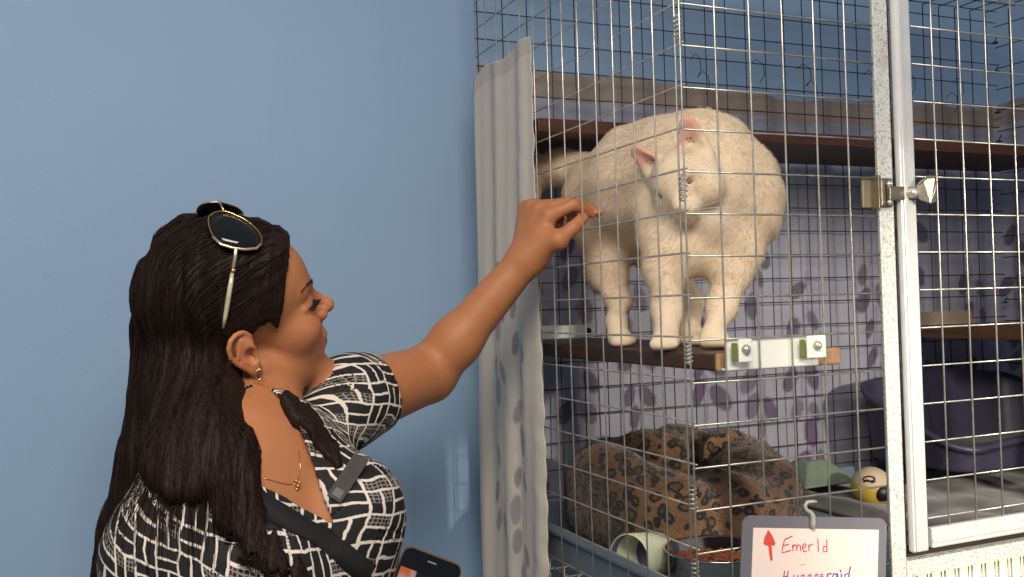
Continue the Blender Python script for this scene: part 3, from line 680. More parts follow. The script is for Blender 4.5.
# ------------------------------------------------------------------ woman: head frame
F32 = np.float32
def fr(v): return nrm(CR*v[0]+CU*v[1]+FW*v[2])       # direction given as (right, up, away)
yawA, pitA, rolA = math.radians(22), math.radians(19), math.radians(17)
f0 = V3(math.cos(yawA), 0, math.sin(yawA)); l0 = V3(-math.sin(yawA), 0, math.cos(yawA)); u0 = V3(0, 1, 0)
f1 = f0*math.cos(pitA)+u0*math.sin(pitA); u1 = u0*math.cos(pitA)-f0*math.sin(pitA)
l2 = l0*math.cos(rolA)+u1*math.sin(rolA); u2 = u1*math.cos(rolA)-l0*math.sin(rolA)
HF, HLf, HU = fr(f1), fr(l2), fr(u2); HB = np.stack([HF, HLf, HU], 1).astype(F32)
HO = at(243, 325, 1.20); HSC = .98
def hw(a, b, c): return HO+(HF*a+HLf*b+HU*c)*HSC
def hloc(p): return ((p-HO.astype(F32))@HB)/HSC
EARC = V3(-.010, .069, -.008)
def head_sdf(p):
    q = hloc(p); s = np.stack([q[:, 0], np.abs(q[:, 1]), q[:, 2]], 1)
    d = ell(s, (-.010, 0, .050), (.094, .073, .083)); d = smin(d, ell(s, (.042, 0, .045), (.052, .057, .054)), .03)
    d = smin(d, ell(s, (.046, 0, -.020), (.046, .054, .062)), .02)
    d = smin(d, ell(s, (.040, 0, -.056), (.044, .040, .034)), .02)
    d = smin(d, sph(s, (.075, .005, -.086), .0150), .022)
    d = smin(d, cap(s, (.002, .050, -.042), (.066, .014, -.088), .012, .010), .018)
    d = smin(d, ell(s, (.062, .036, -.018), (.027, .022, .024)), .018)
    d = smin(d, cap(s, (.088, .010, .029), (.074, .040, .031), .009, .007), .014)
    d = smax(d, -sph(s, (.101, .033, .010), .0165), .014)
    d = smin(d, sph(s, (.074, .032, .010), .0135), .004)
    d = smin(d, cap(s, (.073, .0475, .0105), (.0885, .021, .0120), .0045, .0045), .004)
    d = smin(d, ell(s, (.070, 0, -.048), (.025, .031, .030)), .014)
    d = smin(d, cap(s, (.086, 0, .022), (.1105, 0, -.010), .0075, .0075), .010)
    d = smin(d, sph(s, (.1115, 0, -.0125), .0092), .006)
    d = smin(d, sph(s, (.099, .0115, -.0175), .0078), .006); d = smin(d, sph(s, (.094, 0, -.022), .010), .010)
    d = smax(d, -sph(s, (.103, .0065, -.0262), .0036), .003)
    d = smin(d, ell(s, (.0925, 0, -.0455), (.0080, .021, .0064)), .005); d = smin(d, ell(s, (.0895, 0, -.0570), (.0080, .018, .0068)), .005)
    d = smax(d, -ell(s, (.1005, 0, -.0515), (.009, .021, .0014)), .0025)
    d = smax(d, -ell(s, (.093, 0, -.0685), (.008, .016, .005)), .008)
    # ear
    e = ell(s, EARC+V3(-.006, .006, .002), (.0165, .0065, .027), np.stack([nrm((1, .35, .22)), nrm((-.35, 1, 0)), np.cross(nrm((1, .35, .22)), nrm((-.35, 1, 0)))], 1))
    e = smin(e, sph(s, EARC+V3(.002, .003, -.024), .0075), .007)
    hlx = None
    for a, b in zip(HELIX, HELIX[1:]):
        c = cap(s, a, b, .0034); hlx = c if hlx is None else np.minimum(hlx, c)
    e = smin(e, hlx, .003)
    e = smax(e, -ell(s, EARC+V3(.001, .012, -.003), (.0075, .0075, .0100)), .004)
    e = smin(e, cap(s, EARC+V3(.006, .006, .002), EARC+V3(.007, .006, -.007), .0032), .003)
    ant = None
    for a, b in zip(ANTI, ANTI[1:]):
        c = cap(s, a, b, .0024); ant = c if ant is None else np.minimum(ant, c)
    e = smin(e, ant, .0035)
    return smin(d, e, .004)*HSC
HELIX = [EARC+V3(x_, y_, z_) for x_, y_, z_ in ((.006, .004, .012), (.006, .006, .022), (.000, .009, .029), (-.009, .0125, .0305), (-.018, .0155, .026), (-.023, .0165, .017), (-.0235, .016, .006), (-.019, .013, -.006), (-.011, .010, -.016), (-.004, .007, -.023))]
ANTI = [EARC+V3(x_, y_, z_) for x_, y_, z_ in ((-.006, .010, .020), (-.012, .012, .012), (-.0145, .0125, .003), (-.012, .011, -.006), (-.005, .009, -.011))]
# ------------------------------------------------------------------ body joints
LSH, LEL, LWR = at(350, 400, 1.29), at(428, 374, 1.42), at(528, 257, 1.415)
RSH, REL, RWR = at(163, 552, 1.06), at(140, 760, 1.04), at(372, 700, 1.05)
TC = at(262, 520, 1.135)
TL_ = nrm(LSH-RSH); TF = fr((.74, 0, -.68)); TF = nrm(TF-TL_*(TF@TL_)); TU = np.cross(TF, TL_)
TU = TU if TU[2] > 0 else -TU
TB = np.stack([TF, TL_, TU], 1).astype(F32)
def tw(f, l, u): return TC+TF*f+TL_*l+TU*u
NB = at(243, 440, 1.185); NT_ = hw(-.022, 0, -.045)
PEL = TC+V3(0, 0, -.36)+CR*-.02+FW*.05; HIPd = nrm(V3(TL_[0], TL_[1], 0))
def torso_sdf(p):
    q = (p-TC.astype(F32))@TB
    d = ell(q, (-.012, 0, -.03), (.098, .148, .19))
    d = smin(d, cap(p, NB+TU*-.06-TF*.01, RSH, .045, .050), .04)
    d = smin(d, cap(p, NB+TU*-.075-TF*.01, LSH, .040, .044), .03)
    d = smin(d, cap(p, NB, NB-TU*.06, .050, .07), .03)
    s = np.stack([q[:, 0], np.abs(q[:, 1]), q[:, 2]], 1)
    d = smin(d, ell(s, (.066, .070, -.035), (.060, .062, .066)), .03)
    d = smin(d, cap(p, TC-TU*.12, PEL+V3(0, 0, .10), .105, .105), .06)
    hp = ell(p-PEL.astype(F32), (0, 0, 0), (.15, .11, .13), np.stack([HIPd, np.cross((0, 0, 1), HIPd), (0, 0, 1)], 1))
    return smin(d, hp, .06)
def arm(p, a, b, c, r):
    d = cap(p, a, b, r[0], r[1]); m = b+(c-b)*.28
    return smin(d, smin(cap(p, b, m, r[2], r[3]), cap(p, m, c, r[3], r[4]), .02), .015)
def chain(p, pts, rs, k=.004):
    d = None
    for a, b, r1, r2 in zip(pts, pts[1:], rs, rs[1:]):
        c = cap(p, a, b, r1, r2); d = c if d is None else smin(d, c, k)
    return d
# left hand: joints (px, py, depth)
LH = dict(index=[(549, 216, 1.402), (573, 205, 1.405), (584, 209, 1.412), (592, 214, 1.416)],
          middle=[(540, 210, 1.420), (571, 203, 1.432), (587, 208, 1.432), (598, 213, 1.428)],
          ring=[(532, 207, 1.437), (560, 204, 1.458), (573, 216, 1.452), (571, 226, 1.440)],
          little=[(525, 208, 1.453), (549, 207, 1.472), (560, 219, 1.466), (558, 227, 1.456)],
          thumb=[(541, 247, 1.402), (558, 240, 1.385), (573, 228, 1.388), (583, 218, 1.398)])
LH = {k: [at(*q) for q in v] for k, v in LH.items()}
def hand(p, J, wr, ba):
    wid = J['index'][0]-J['little'][0]
    d = None
    for nm, r0 in (('index', .0125), ('middle', .0128), ('ring', .0120), ('little', .0110)):
        m = wr+(J[nm][0]-J['middle'][0])*.45; c = cap(p, m, J[nm][0], .0150, r0); d = c if d is None else smin(d, c, .014)
    d = smin(d, cap(p, wr, J['thumb'][0], .021, .0165), .018); d = smin(d, cap(p, J['thumb'][0], J['thumb'][1], .0165, .0125), .012)
    d = smin(d, cap(p, J['thumb'][1], (J['index'][0]+wr)/2, .012, .013), .014)
    fg = None
    for nm, rs in (('index', (.0110, .0090, .0080, .0070)), ('middle', (.0110, .0091, .0081, .0070)), ('ring', (.0105, .0087, .0078, .0068)), ('little', (.0095, .0077, .0070, .0062))):
        c = chain(p, J[nm], rs, .004); fg = c if fg is None else smin(fg, c, .0012)
    fg = np.minimum(fg, chain(p, J['thumb'][1:], (.0118, .0100, .0086), .004))
    return smin(d, fg, .006)
# right hand around the phone
PHC = at(411, 617, 1.055); PX = nrm(CR*.93-CU*.37+FW*.05); PN = nrm(-FW*.96+CU*.20+PX*0); PN = nrm(PN-PX*(PN@PX)); PY = np.cross(PN, PX)
PW, PH_, PD = .070, .143, .0078
def pw(a, b, c): return PHC+PX*a+PY*b+PN*c
RH = dict(index=[pw(.012, -.030, -.026), pw(.040, -.018, -.020), pw(.0465, -.014, -.002), pw(.0385, -.012, .011)],
          middle=[pw(.010, -.050, -.027), pw(.041, -.040, -.021), pw(.0465, -.036, -.002), pw(.0385, -.034, .011)],
          ring=[pw(.006, -.068, -.026), pw(.040, -.061, -.020), pw(.0465, -.057, -.002), pw(.0385, -.055, .011)],
          little=[pw(.000, -.083, -.024), pw(.036, -.079, -.018), pw(.0455, -.076, -.002), pw(.0385, -.074, .009)],
          thumb=[pw(-.040, -.085, -.018), pw(-.049, -.055, -.012), pw(-.0475, -.020, .004), pw(-.040, .002, .013)])
RWR = pw(-.022, -.150, -.024)
def skin_sdf(p):
    p = p.astype(F32)
    d = smin(head_sdf(p), cap(p, NT_, NB, .047, .050), .022)
    d = smin(d, cap(p, hw(.030, .006, -.060), NB+TF*.03+TL_*.01, .034, .038), .025)
    d = smin(d, torso_sdf(p), .03)
    d = smin(d, arm(p, LSH, LEL, LWR, (.053, .0425, .039, .0355, .0245)), .03)
    d = smin(d, arm(p, RSH, REL, RWR, (.046, .038, .039, .041, .0245)), .03)
    d = smin(d, hand(p, LH, LWR, None), .018); d = smin(d, hand(p, RH, RWR, None), .018)
    return d
allp = np.array([LSH, LEL, LWR, RSH, REL, RWR, hw(0, 0, .15), hw(.13, 0, 0), hw(-.12, 0, 0), PEL]+LH['middle']+RH['little']+RH['index'])
lo_, hi_ = allp.min(0)-.09, allp.max(0)+.06; lo_[2] = PEL[2]-.12
bv, bf = surf(skin_sdf, lo_, hi_, .0027, marg=.012)
print('body', len(bv), lo_, hi_)
t = NT('warm_skin'); a = t.n('ShaderNodeAttribute', attribute_name='tint').outputs[0]; mot = t.noise(60, 4, .6, t.coord())
t.i(Base_Color=t.mix(t.ramp(mot, [(.3, (0, 0, 0)), (.7, (.22,)*3)]), a, srgb(156, 92, 54)), Roughness=.55, Subsurface_Weight=.12, Subsurface_Scale=.012)
t.b.inputs['Subsurface Radius'].default_value = (1, .45, .25); t.bump(t.noise(700, 4, .7, t.coord()), .25, .0006); M['skin'] = t.m
woman = empty('person', (TC[0], TC[1], 0), 'woman with long dark hair and patterned black and white top reaching into the cage', 'person')
bo = arr_mesh('body', bv, bf, M['skin'], woman)
q = hloc(bv.astype(F32)); s_ = np.stack([q[:, 0], np.abs(q[:, 1]), q[:, 2]], 1)
c = np.tile(np.array(srgb(180, 117, 76)[:3]), (len(bv), 1))
def bl(m, cc): c[:] = c*(1-m[:, None])+np.array(srgb(*cc)[:3])*m[:, None]
near = np.linalg.norm(q, axis=1) < .16
bl(np.exp(-(np.linalg.norm(s_-np.array([.085, .040, -.022]), axis=1)/.026)**2)*.45*near, (206, 112, 90))
lip = np.clip(1.25-np.linalg.norm((s_-np.array([.101, 0, -.0515]))/np.array([.012, .022, .0105]), axis=1), 0, .3)/.3; bl(lip*.8*near, (168, 70, 66))
bl(np.exp(-(np.linalg.norm(s_-np.array([.117, 0, -.013]), axis=1)/.014)**2)*.3*near, (206, 112, 90))
bl(np.exp(-(np.linalg.norm(s_-(EARC+V3(-.006, .01, 0)), axis=1)/.022)**2)*.35, (206, 110, 84))
for tip in [v[-1] for v in LH.values()]+[v[-1] for v in RH.values()]: bl(np.exp(-(np.linalg.norm(bv-tip, axis=1)/.011)**2)*.45, (206, 116, 96))
ca = bo.data.color_attributes.new('tint', 'FLOAT_COLOR', 'POINT'); ca.data.foreach_set('color', np.concatenate([c, np.ones((len(c), 1))], 1).astype(F32).ravel())
# finger nails
nm_ = simple('natural_nail', srgb(224, 158, 140), .25, 0, .02)
for J, back in ((LH, -FW*.5+CU*.8), (RH, -PN)):
    for k_, v in J.items():
        a_ = nrm(v[-1]-v[-2]); bd = nrm(back-a_*(back@a_)); c_ = v[-1]+bd*.0052+a_*.001
        o = MB().lathe([(0, 0), (.0040, 0), (.0042, .0006), (.003, .0014), (0, .0016)], c_, bd, 12).build('nail', nm_, woman, True)
# eyes, lashes and brows
for sd in (-1, 1):
    ec = hw(.0735, sd*.0318, .0085); g_ = nrm(HF)
    eye = MB().lathe([(.0122*math.sin(a), -.0122*math.cos(a)) for a in np.linspace(0, PI, 18)], ec, g_, 24).build('eye', simple('eye_white', srgb(226, 218, 210), .15, 0, .02), woman, True)
    MB().lathe([(0, .0127), (.0030, .0125), (.0058, .0114), (.0060, .0106)], ec, g_, 24).build('iris', simple('brown_iris', srgb(58, 38, 26), .1), eye, True)
    ls = MB()
    for k in range(22):
        u_ = k/21; b0 = hw(.0925-.0150*u_**1.3, sd*(.021+.026*u_), .0095+.001*math.sin(u_*PI)); o_ = HF*(.0055-.001*u_)+HLf*sd*(.003+.004*u_)
        ls.tube([b0, b0+o_*.9-HU*.002, b0+o_*1.5-HU*.0005], [.00045, .0004, .0002], 4)
    ls.build('eyelashes', M['black'], woman)
    br = []
    for k in range(120):
        u_ = rng.uniform(); b0 = hw(.0950-.0225*u_**1.7, sd*(.012+.036*u_), .0305+.0075*math.sin(u_*2.2)+rng.uniform(-.0022, .0022)*(1.2-u_))
        pp = b0[None].astype(F32); dd_ = float(skin_sdf(pp)[0]); gg = grad(skin_sdf, pp)[0]; b0 = b0-gg*dd_
        dr = nrm(-HF*.25*u_+HLf*sd*.9+HU*(.55-.7*u_)); br.append([b0, b0+dr*.003+gg*.0009, b0+dr*.0065+gg*.0006])
    strands('eyebrow', br, .00032, simple('dark_brow_hair', srgb(44, 30, 24), .6), woman)

def sleeve(p, a, b, r0, r1, t1):
    return cap(p, a, a+(b-a)*t1, r0, r1)
def dress_solid(p):
    d = torso_sdf(p)-.006
    d = smin(d, sleeve(p, LSH, LEL, .057, .054, .40), .03); return smin(d, sleeve(p, RSH, REL, .056, .058, .50), .03)
lA = nrm(LEL-LSH); lE = LSH+(LEL-LSH)*.25; rA = nrm(REL-RSH); rE = RSH+(REL-RSH)*.45
# ------------------------------------------------------------------ hair
def hp_(px, py, Z): return at(px, py, Z).astype(F32)
FARL = [hit(dress_solid, a, b).astype(F32) for a, b in ((290, 402), (304, 418), (320, 438), (337, 466))]
def skin_block(p): return head_sdf(p)-.0
def hair_sdf(p):
    p = p.astype(F32); q = hloc(p); s = np.stack([q[:, 0], np.abs(q[:, 1]), q[:, 2]], 1)
    cap_ = smin(ell(s, (-.012, 0, .054), (.107, .084, .092)), ell(s, (.038, 0, .055), (.057, .064, .058)), .03)*HSC
    face = ell(s, (.105, 0, -.030), (.083, .13, .126)); cap_ = smax(cap_, -face*HSC, .008)
    earcut = ell(q, (.012, -.080, -.032), (.030, .045, .050)); cap_ = smax(cap_, -earcut*HSC, .008)
    lowcut = -(q[:, 2]+.075); 
    d = smax(cap_, -(q[:, 2]+.06)*HSC, .01)
    # fall down the back
    rows_ = [(200, 262, 1.225, .060, .062), (186, 330, 1.215, .062, .062), (184, 400, 1.185, .064, .060), (178, 460, 1.165, .070, .052), (168, 530, 1.16, .082, .046), (162, 600, 1.15, .088, .044), (158, 690, 1.15, .088, .040)]
    rr = None; ex = CR.astype(F32); ez = FW.astype(F32)
    for (x0, y0, z0, w0, t0), (x1, y1, z1, w1, t1) in zip(rows_, rows_[1:]):
        a = hp_(x0, y0, z0); b = hp_(x1, y1, z1); ab = b-a; tt = np.clip(((p-a)@ab)/(ab@ab), 0, 1); w = w0+(w1-w0)*tt; th = t0+(t1-t0)*tt
        e = p-a-tt[:, None]*ab; u_ = e@ex; v_ = e@ez; rest = np.linalg.norm(e-u_[:, None]*ex-v_[:, None]*ez, axis=1)
        k0 = np.sqrt((u_/w)**2+(v_/th)**2+(rest/th)**2); k1 = np.sqrt((u_/w**2)**2+(v_/th**2)**2+(rest/th**2)**2); c_ = k0*(k0-1)/np.maximum(k1, 1e-6)
        rr = c_ if rr is None else smin(rr, c_, .01)
    ds = dress_solid(p)
    rr = smin(rr, chain(p, [hp_(198, 322, 1.185), hp_(194, 372, 1.150), hp_(191, 410, 1.115), hp_(188, 440, 1.085)], (.050, .046, .040, .026), .02), .03)
    drape = chain(p, [hp_(192, 375, 1.16), hp_(191, 420, 1.11), hp_(190, 452, 1.06), hp_(188, 474, 1.03)], (.052, .058, .052, .034), .02)
    rr = smin(rr, smax(drape, ds-.015, .006), .02)
    rr = smax(rr, -ell(q, (.036, -.085, -.045), (.048, .07, .075))*HSC, .012)
    d = smin(d, rr, .02)
    # lock over the near side of the chest and over the far shoulder
    lock = chain(p, [hp_(222, 400, 1.12), hp_(226, 455, 1.06), hp_(238, 505, 1.02), hp_(268, 540, .99), (hp_(310, 572, .985)), hp_(340, 630, .985)], (.030, .030, .024, .022, .026, .020), .02)
    d = smin(d, smax(lock, ds-.013, .006), .012)
    d = np.minimum(d, np.maximum(chain(p, FARL, (.014, .018, .016, .007), .01), ds-.008))
    d = np.maximum(d, -(skin_block(p)))
    cl = .0016*np.sin((p@CR.astype(F32))*230+4*np.sin(p[:, 2]*9))+.0012*np.sin((p@CR.astype(F32))*520+p[:, 2]*20)
    return d+cl
hv, hf = surf(hair_sdf, HO-V3(.32, .30, .56), HO+V3(.28, .28, .22), .004)
t = NT('dark_brown_hair'); co = t.coord('Object', (1, 1, .08)); n = t.noise(320, 3, .6, co)
t.i(Base_Color=t.ramp(n, [(.3, srgb(18, 11, 9)), (.7, srgb(46, 29, 21))]), Roughness=.58, Specular_IOR_Level=.16); t.bump(n, .7, .002); M['hair'] = t.m
ho = arr_mesh('hair', hv, hf, M['hair'], woman)
def flow_paths(seeds, K, step, off, fn=None):
    fn = fn or hair_sdf
    P = seeds.copy(); out = [P.copy()]; spread = rng.normal(size=(len(P), 3))*.05
    for k in range(K-1):
        q = hloc(P.astype(F32)); G = grad(fn, P, .003); capw = np.clip((q[:, 2]-.0)/.06, 0, 1)[:, None]*np.clip((q[:, 0]+.085)/.06, 0, 1)[:, None]
        D = (-HF*1.0-HU*.25)[None]*capw+np.array([0, 0, -1.])[None]*(1.02-capw)+spread
        D = D-G*(D*G).sum(1)[:, None]; D /= np.maximum(np.linalg.norm(D, axis=1), 1e-3)[:, None]
        P = P+D*step; d = fn(P.astype(F32)); P = P-G*(np.clip(d-off, -.01, .01))[:, None]*.8; out.append(P.copy())
    return np.stack(out, 1)
NS = 5200; sd_ = hv[rng.choice(len(hv), NS)]; sd_ = sd_[sd_[:, 2] > 1.08]; ql = hloc(sd_.astype(F32)); sd_ = sd_[~((ql[:, 0] > .012) & (ql[:, 2] < .035) & (ql[:, 2] > -.10) & (ql[:, 1] < 0))]
offs = rng.uniform(-.0008, .0022, len(sd_)); hpth = flow_paths(sd_, 13, .012, offs)
ql = hloc(hpth.reshape(-1, 3).astype(F32)); bad = ((ql[:, 0] > -.040) & (ql[:, 2] < .030) & (ql[:, 2] > -.10) & (ql[:, 1] < -.03)).reshape(hpth.shape[:2]).any(1); hpth = hpth[~bad]
strands('hair_strands', hpth, rng.uniform(.0004, .0009, (len(hpth), 1)), M['hair'], woman)
# hair ends trailing over the shoulder cloth
se = np.array([hit(dress_solid, 118+rng.uniform()*135, 462+rng.uniform()*34+14*math.sin(k)) for k in range(240)]); se = se[np.abs(dress_solid(se.astype(F32))) < .004]
ends = flow_paths(se, 11, .0075, rng.uniform(.0015, .006, len(se)), dress_solid)
strands('hair_ends', ends, rng.uniform(.0003, .0007, (len(se), 1)), M['hair'], woman)
# loose wisps
wp = []
for pts in ([(243, 425, 1.13), (250, 440, 1.10), (263, 447, 1.09), (262, 456, 1.085), (256, 470, 1.08), (254, 490, 1.07)], [(240, 400, 1.14), (247, 440, 1.11), (256, 480, 1.075), (257, 500, 1.06)],
            [(274, 232, 1.20), (282, 229, 1.20), (288, 232, 1.20)], [(270, 226, 1.20), (280, 226, 1.2), (285, 233, 1.2)], [(134, 300, 1.2), (131, 340, 1.2), (130, 390, 1.19), (133, 430, 1.18)]):
    wp = []
    for k in range(5):
        j_ = rng.normal(size=2)*.5; P_ = [Vector(at(a+j_[0]*(1+q_*.3), b+j_[1], z_)) for q_, (a, b, z_) in enumerate(pts)]; t_ = np.linspace(0, len(P_)-1.001, 14)
        wp.append([tuple(P_[int(u_)].lerp(P_[int(u_)+1], u_-int(u_))) for u_ in t_])
    strands('loose_wisp', wp, .0006, M['hair'], woman)

# ------------------------------------------------------------------ clothing
# neckline in chest coordinates (sideways, up): V down the front
VP = [(.325, .5)]
def tlu(P): v = P-TC; return np.array([v@TL_, v@TU])
vb = hit(torso_sdf, 326, 521); va_ = hit(torso_sdf, 281, 404); vc_ = hit(torso_sdf, 236, 474)
pb, pa, pc = tlu(vb), tlu(va_), tlu(vc_)
print('V', pb, pa, pc)
def vcut(p):
    q = (p-TC.astype(F32))@TB; L_, U_ = q[:, 1], q[:, 2]
    def side(P0, P1, s): e = (P1-P0)/np.linalg.norm(P1-P0); return s*((L_-P0[0])*e[1]-(U_-P0[1])*e[0])
    w = np.maximum(side(pb, pa, 1), side(pb, pc, -1)); w = np.maximum(w, -q[:, 0]-.0)   # <0 inside the V
    w = w+.0
    col_ = cap(p, NB-TU*.02, NT_, .058, .070)
    return smin(w, col_, .02)
def dress_sdf(p):
    p = p.astype(F32); d = dress_solid(p); d = np.abs(d)-.0022
    d = smax(d, -vcut(p), .002)
    d = np.maximum(d, np.where(np.linalg.norm(p-LSH.astype(F32), axis=1) < .35, (p-lE.astype(F32))@lA.astype(F32), -1)*((np.linalg.norm(p-(LSH+lA*.15).astype(F32), axis=1) < .14)*1.)-((np.linalg.norm(p-(LSH+lA*.15).astype(F32), axis=1) >= .14)*1.))
    d = np.maximum(d, np.where(np.linalg.norm(p-(RSH+rA*.17).astype(F32), axis=1) < .11, (p-rE.astype(F32))@rA.astype(F32), -1))
    d = d+.0009*np.sin(p[:, 2]*75+3*np.sin(p[:, 0]*22))*np.sin(p[:, 0]*50)
    return np.maximum(d, PEL[2]-.06-p[:, 2])
dl = lo_.copy(); dh = hi_.copy(); dh[2] = max(LSH[2], NB[2])+.08
dv, df = surf(dress_sdf, dl, dh, .003, marg=.014)
t = NT('black_white_block_print')
uvn = t.n('ShaderNodeAttribute', attribute_name='cloth'); wob = t.noise(1.1, 2, .5, uvn.outputs['Vector'], 1)
vs = t.n('ShaderNodeVectorMath', operation='SCALE'); t.t.links.new(wob, vs.inputs[0]); vs.inputs['Scale'].default_value = .34
wob2 = t.noise(.3, 1, .5, uvn.outputs['Vector'], 1); vs2 = t.n('ShaderNodeVectorMath', operation='SCALE'); t.t.links.new(wob2, vs2.inputs[0]); vs2.inputs['Scale'].default_value = .9
ad = t.n('ShaderNodeVectorMath', operation='ADD'); t.t.links.new(uvn.outputs['Vector'], ad.inputs[0]); t.t.links.new(vs.outputs[0], ad.inputs[1])
ad2 = t.n('ShaderNodeVectorMath', operation='ADD'); t.t.links.new(ad.outputs[0], ad2.inputs[0]); t.t.links.new(vs2.outputs[0], ad2.inputs[1])
sx = t.n('ShaderNodeSeparateXYZ'); t.t.links.new(ad2.outputs[0], sx.inputs[0]); X, Y = sx.outputs[0], sx.outputs[1]
fx, fy = t.math('FRACT', X), t.math('FRACT', Y)
par = t.math('GREATER_THAN', t.math('FRACT', t.math('MULTIPLY', t.math('ADD', t.math('FLOOR', X), t.math('FLOOR', Y)), .5)), .25)
tt = t.math('ADD', t.math('MULTIPLY', fx, par), t.math('MULTIPLY', fy, t.math('SUBTRACT', 1, par)))
ed = t.math('MINIMUM', t.math('MINIMUM', fx, t.math('SUBTRACT', 1, fx)), t.math('MINIMUM', fy, t.math('SUBTRACT', 1, fy)))
ed = t.math('MINIMUM', ed, t.math('ABSOLUTE', t.math('SUBTRACT', tt, .5)))
ed = t.math('ADD', ed, t.math('MULTIPLY', t.math('SUBTRACT', t.noise(9, 2, .6, uvn.outputs['Vector']), .5), .05))
line = t.ramp(ed, [(.042, (1, 1, 1)), (.058, (0, 0, 0))])
# some blocks carry a scratchy plaid
wn = t.n('ShaderNodeTexWhiteNoise'); cb = t.n('ShaderNodeCombineXYZ'); t.t.links.new(t.math('FLOOR', X), cb.inputs[0]); t.t.links.new(t.math('FLOOR', t.math('MULTIPLY', Y, 2)), cb.inputs[1]); t.t.links.new(cb.outputs[0], wn.inputs['Vector'])
pl = t.math('GREATER_THAN', wn.outputs['Value'], .74); g1 = t.math('ABSOLUTE', t.math('SUBTRACT', t.math('FRACT', t.math('MULTIPLY', X, 6)), .5)); g2 = t.math('ABSOLUTE', t.math('SUBTRACT', t.math('FRACT', t.math('MULTIPLY', Y, 6)), .5))
plaid = t.math('MULTIPLY', t.math('MULTIPLY', t.math('GREATER_THAN', t.math('MAXIMUM', g1, g2), .36), pl), .32)
fac = t.math('MAXIMUM', line, plaid)
t.i(Base_Color=t.mix(fac, srgb(20, 18, 20), srgb(222, 208, 196)), Roughness=.8); t.bump(t.noise(600, 3, .6, t.coord()), .3, .0008); M['print'] = t.m
dr_ = arr_mesh('top', dv, df, M['print'], woman)
q = (dv-TC)@TB; ang = np.arctan2(q[:, 1], q[:, 0]+.04)*.16
u_ = ang; v_ = q[:, 2].copy()
u_ = ang+np.sign(q[:, 1])*np.maximum(np.abs(q[:, 1])-.115, 0)
cell = .031; cu_, su_ = math.cos(.62), math.sin(.62)
UVc = np.stack([(u_*cu_-v_*su_)/cell, (u_*su_+v_*cu_)/cell, np.zeros(len(dv))], 1)
at_ = dr_.data.attributes.new('cloth', 'FLOAT_VECTOR', 'POINT'); at_.data.foreach_set('vector', UVc.astype(F32).ravel())
# black band along the wrap front
M['band'] = simple('matt_black_band', srgb(18, 17, 19), .75)
def on_dress(px, py, lift=.003):
    p = hit(dress_solid, px, py); g_ = grad(dress_solid, p[None])[0]; return p+g_*lift, g_
def ribbon(pxs, width, lift, thick):
    vs_, fs_ = [], []; L = [on_dress(x_, y_, lift) for x_, y_ in pxs]
    for i, (p, g_) in enumerate(L):
        tg = nrm(L[min(i+1, len(L)-1)][0]-L[max(i-1, 0)][0]); b = nrm(np.cross(g_, tg)); 
        for k, (a_, l_) in enumerate(((-1, 0), (-1, 1), (0, 1.3), (1, 1), (1, 0))):
            w_ = p+b*a_*width/2; pp = w_[None].astype(F32); w_ = w_-g_*(float(dress_solid(pp)[0])-lift*.9)+g_*(l_*thick-thick); vs_.append(w_)
    for i in range(len(L)-1):
        for k in range(5): a_ = i*5+k; b_ = i*5+(k+1) % 5; fs_.append((a_, b_, b_+5, a_+5))
    return vs_, fs_
def spl(pts, n):
    P_ = [Vector((a, b, 0)) for a, b in pts]; out = []
    for u_ in np.linspace(0, len(P_)-1.0001, n): i = int(u_); v = P_[i].lerp(P_[i+1], u_-i); out.append((v.x, v.y))
    return out
vs_, fs_ = ribbon(spl([(238, 484), (262, 506), (300, 528), (340, 552), (368, 574)], 26), .026, .0045, .002)
arr_mesh('black_band', vs_, fs_, M['band'], woman)
# trousers and shoes
M['trouser'] = simple('black_trousers', srgb(28, 28, 32), .8, 0, .1, 20)
AN = {}
for sd in (-1, 1):
    h_ = PEL+HIPd*sd*.085; AN[sd] = V3(PEL[0], PEL[1], 0)+HIPd*sd*.11
def trouser_sdf(p):
    d = ell(p-PEL.astype(F32), (0, 0, -.02), (.158, .118, .14), np.stack([HIPd, np.cross((0, 0, 1), HIPd), (0, 0, 1)], 1))
    for sd in (-1, 1):
        h_ = PEL+HIPd*sd*.082+V3(0, 0, -.08); kn = AN[sd]*.6+h_*.4; kn[2] = .47; an = AN[sd]+V3(0, 0, .075)
        d = smin(d, smin(cap(p, h_, kn, .080, .058), cap(p, kn, an, .056, .046), .02), .03)
    return np.maximum(d, .06-p[:, 2])
tv, tf = surf(trouser_sdf, V3(PEL[0]-.26, PEL[1]-.26, .04), V3(PEL[0]+.26, PEL[1]+.26, PEL[2]+.16), .009)
arr_mesh('trousers', tv, tf, M['trouser'], woman)
fwd = nrm(V3(TF[0], TF[1], 0))
for sd in (-1, 1):
    c_ = AN[sd]+fwd*.055
    def shoe_sdf(p):
        q = (p-c_.astype(F32))@np.stack([fwd, np.cross((0, 0, 1), fwd), (0, 0, 1)], 1).astype(F32)
        d = smin(ell(q, (.03, 0, .028), (.105, .045, .034)), ell(q, (-.05, 0, .045), (.055, .040, .05)), .03); return np.maximum(d, .001-q[:, 2])
    sv, sf = surf(shoe_sdf, c_-V3(.17, .17, .01), c_+V3(.17, .17, .13), .006); arr_mesh('shoe', sv, sf, M['black'], woman)

# ------------------------------------------------------------------ things she wears and holds
M['gold'] = simple('polished_gold', srgb(226, 186, 120), .22, 1, .05); M['pale_gold'] = simple('pale_gold', srgb(240, 216, 180), .28, .9, .05)
t = NT('dark_tinted_lens'); t.i(Base_Color=srgb(12, 12, 14), Roughness=.08, Specular_IOR_Level=.6, Alpha=.93); M['lens'] = t.m
sg = empty('sunglasses', at(232, 232, 1.15), 'dark aviator sunglasses with gold frame pushed up on her head', 'sunglasses')
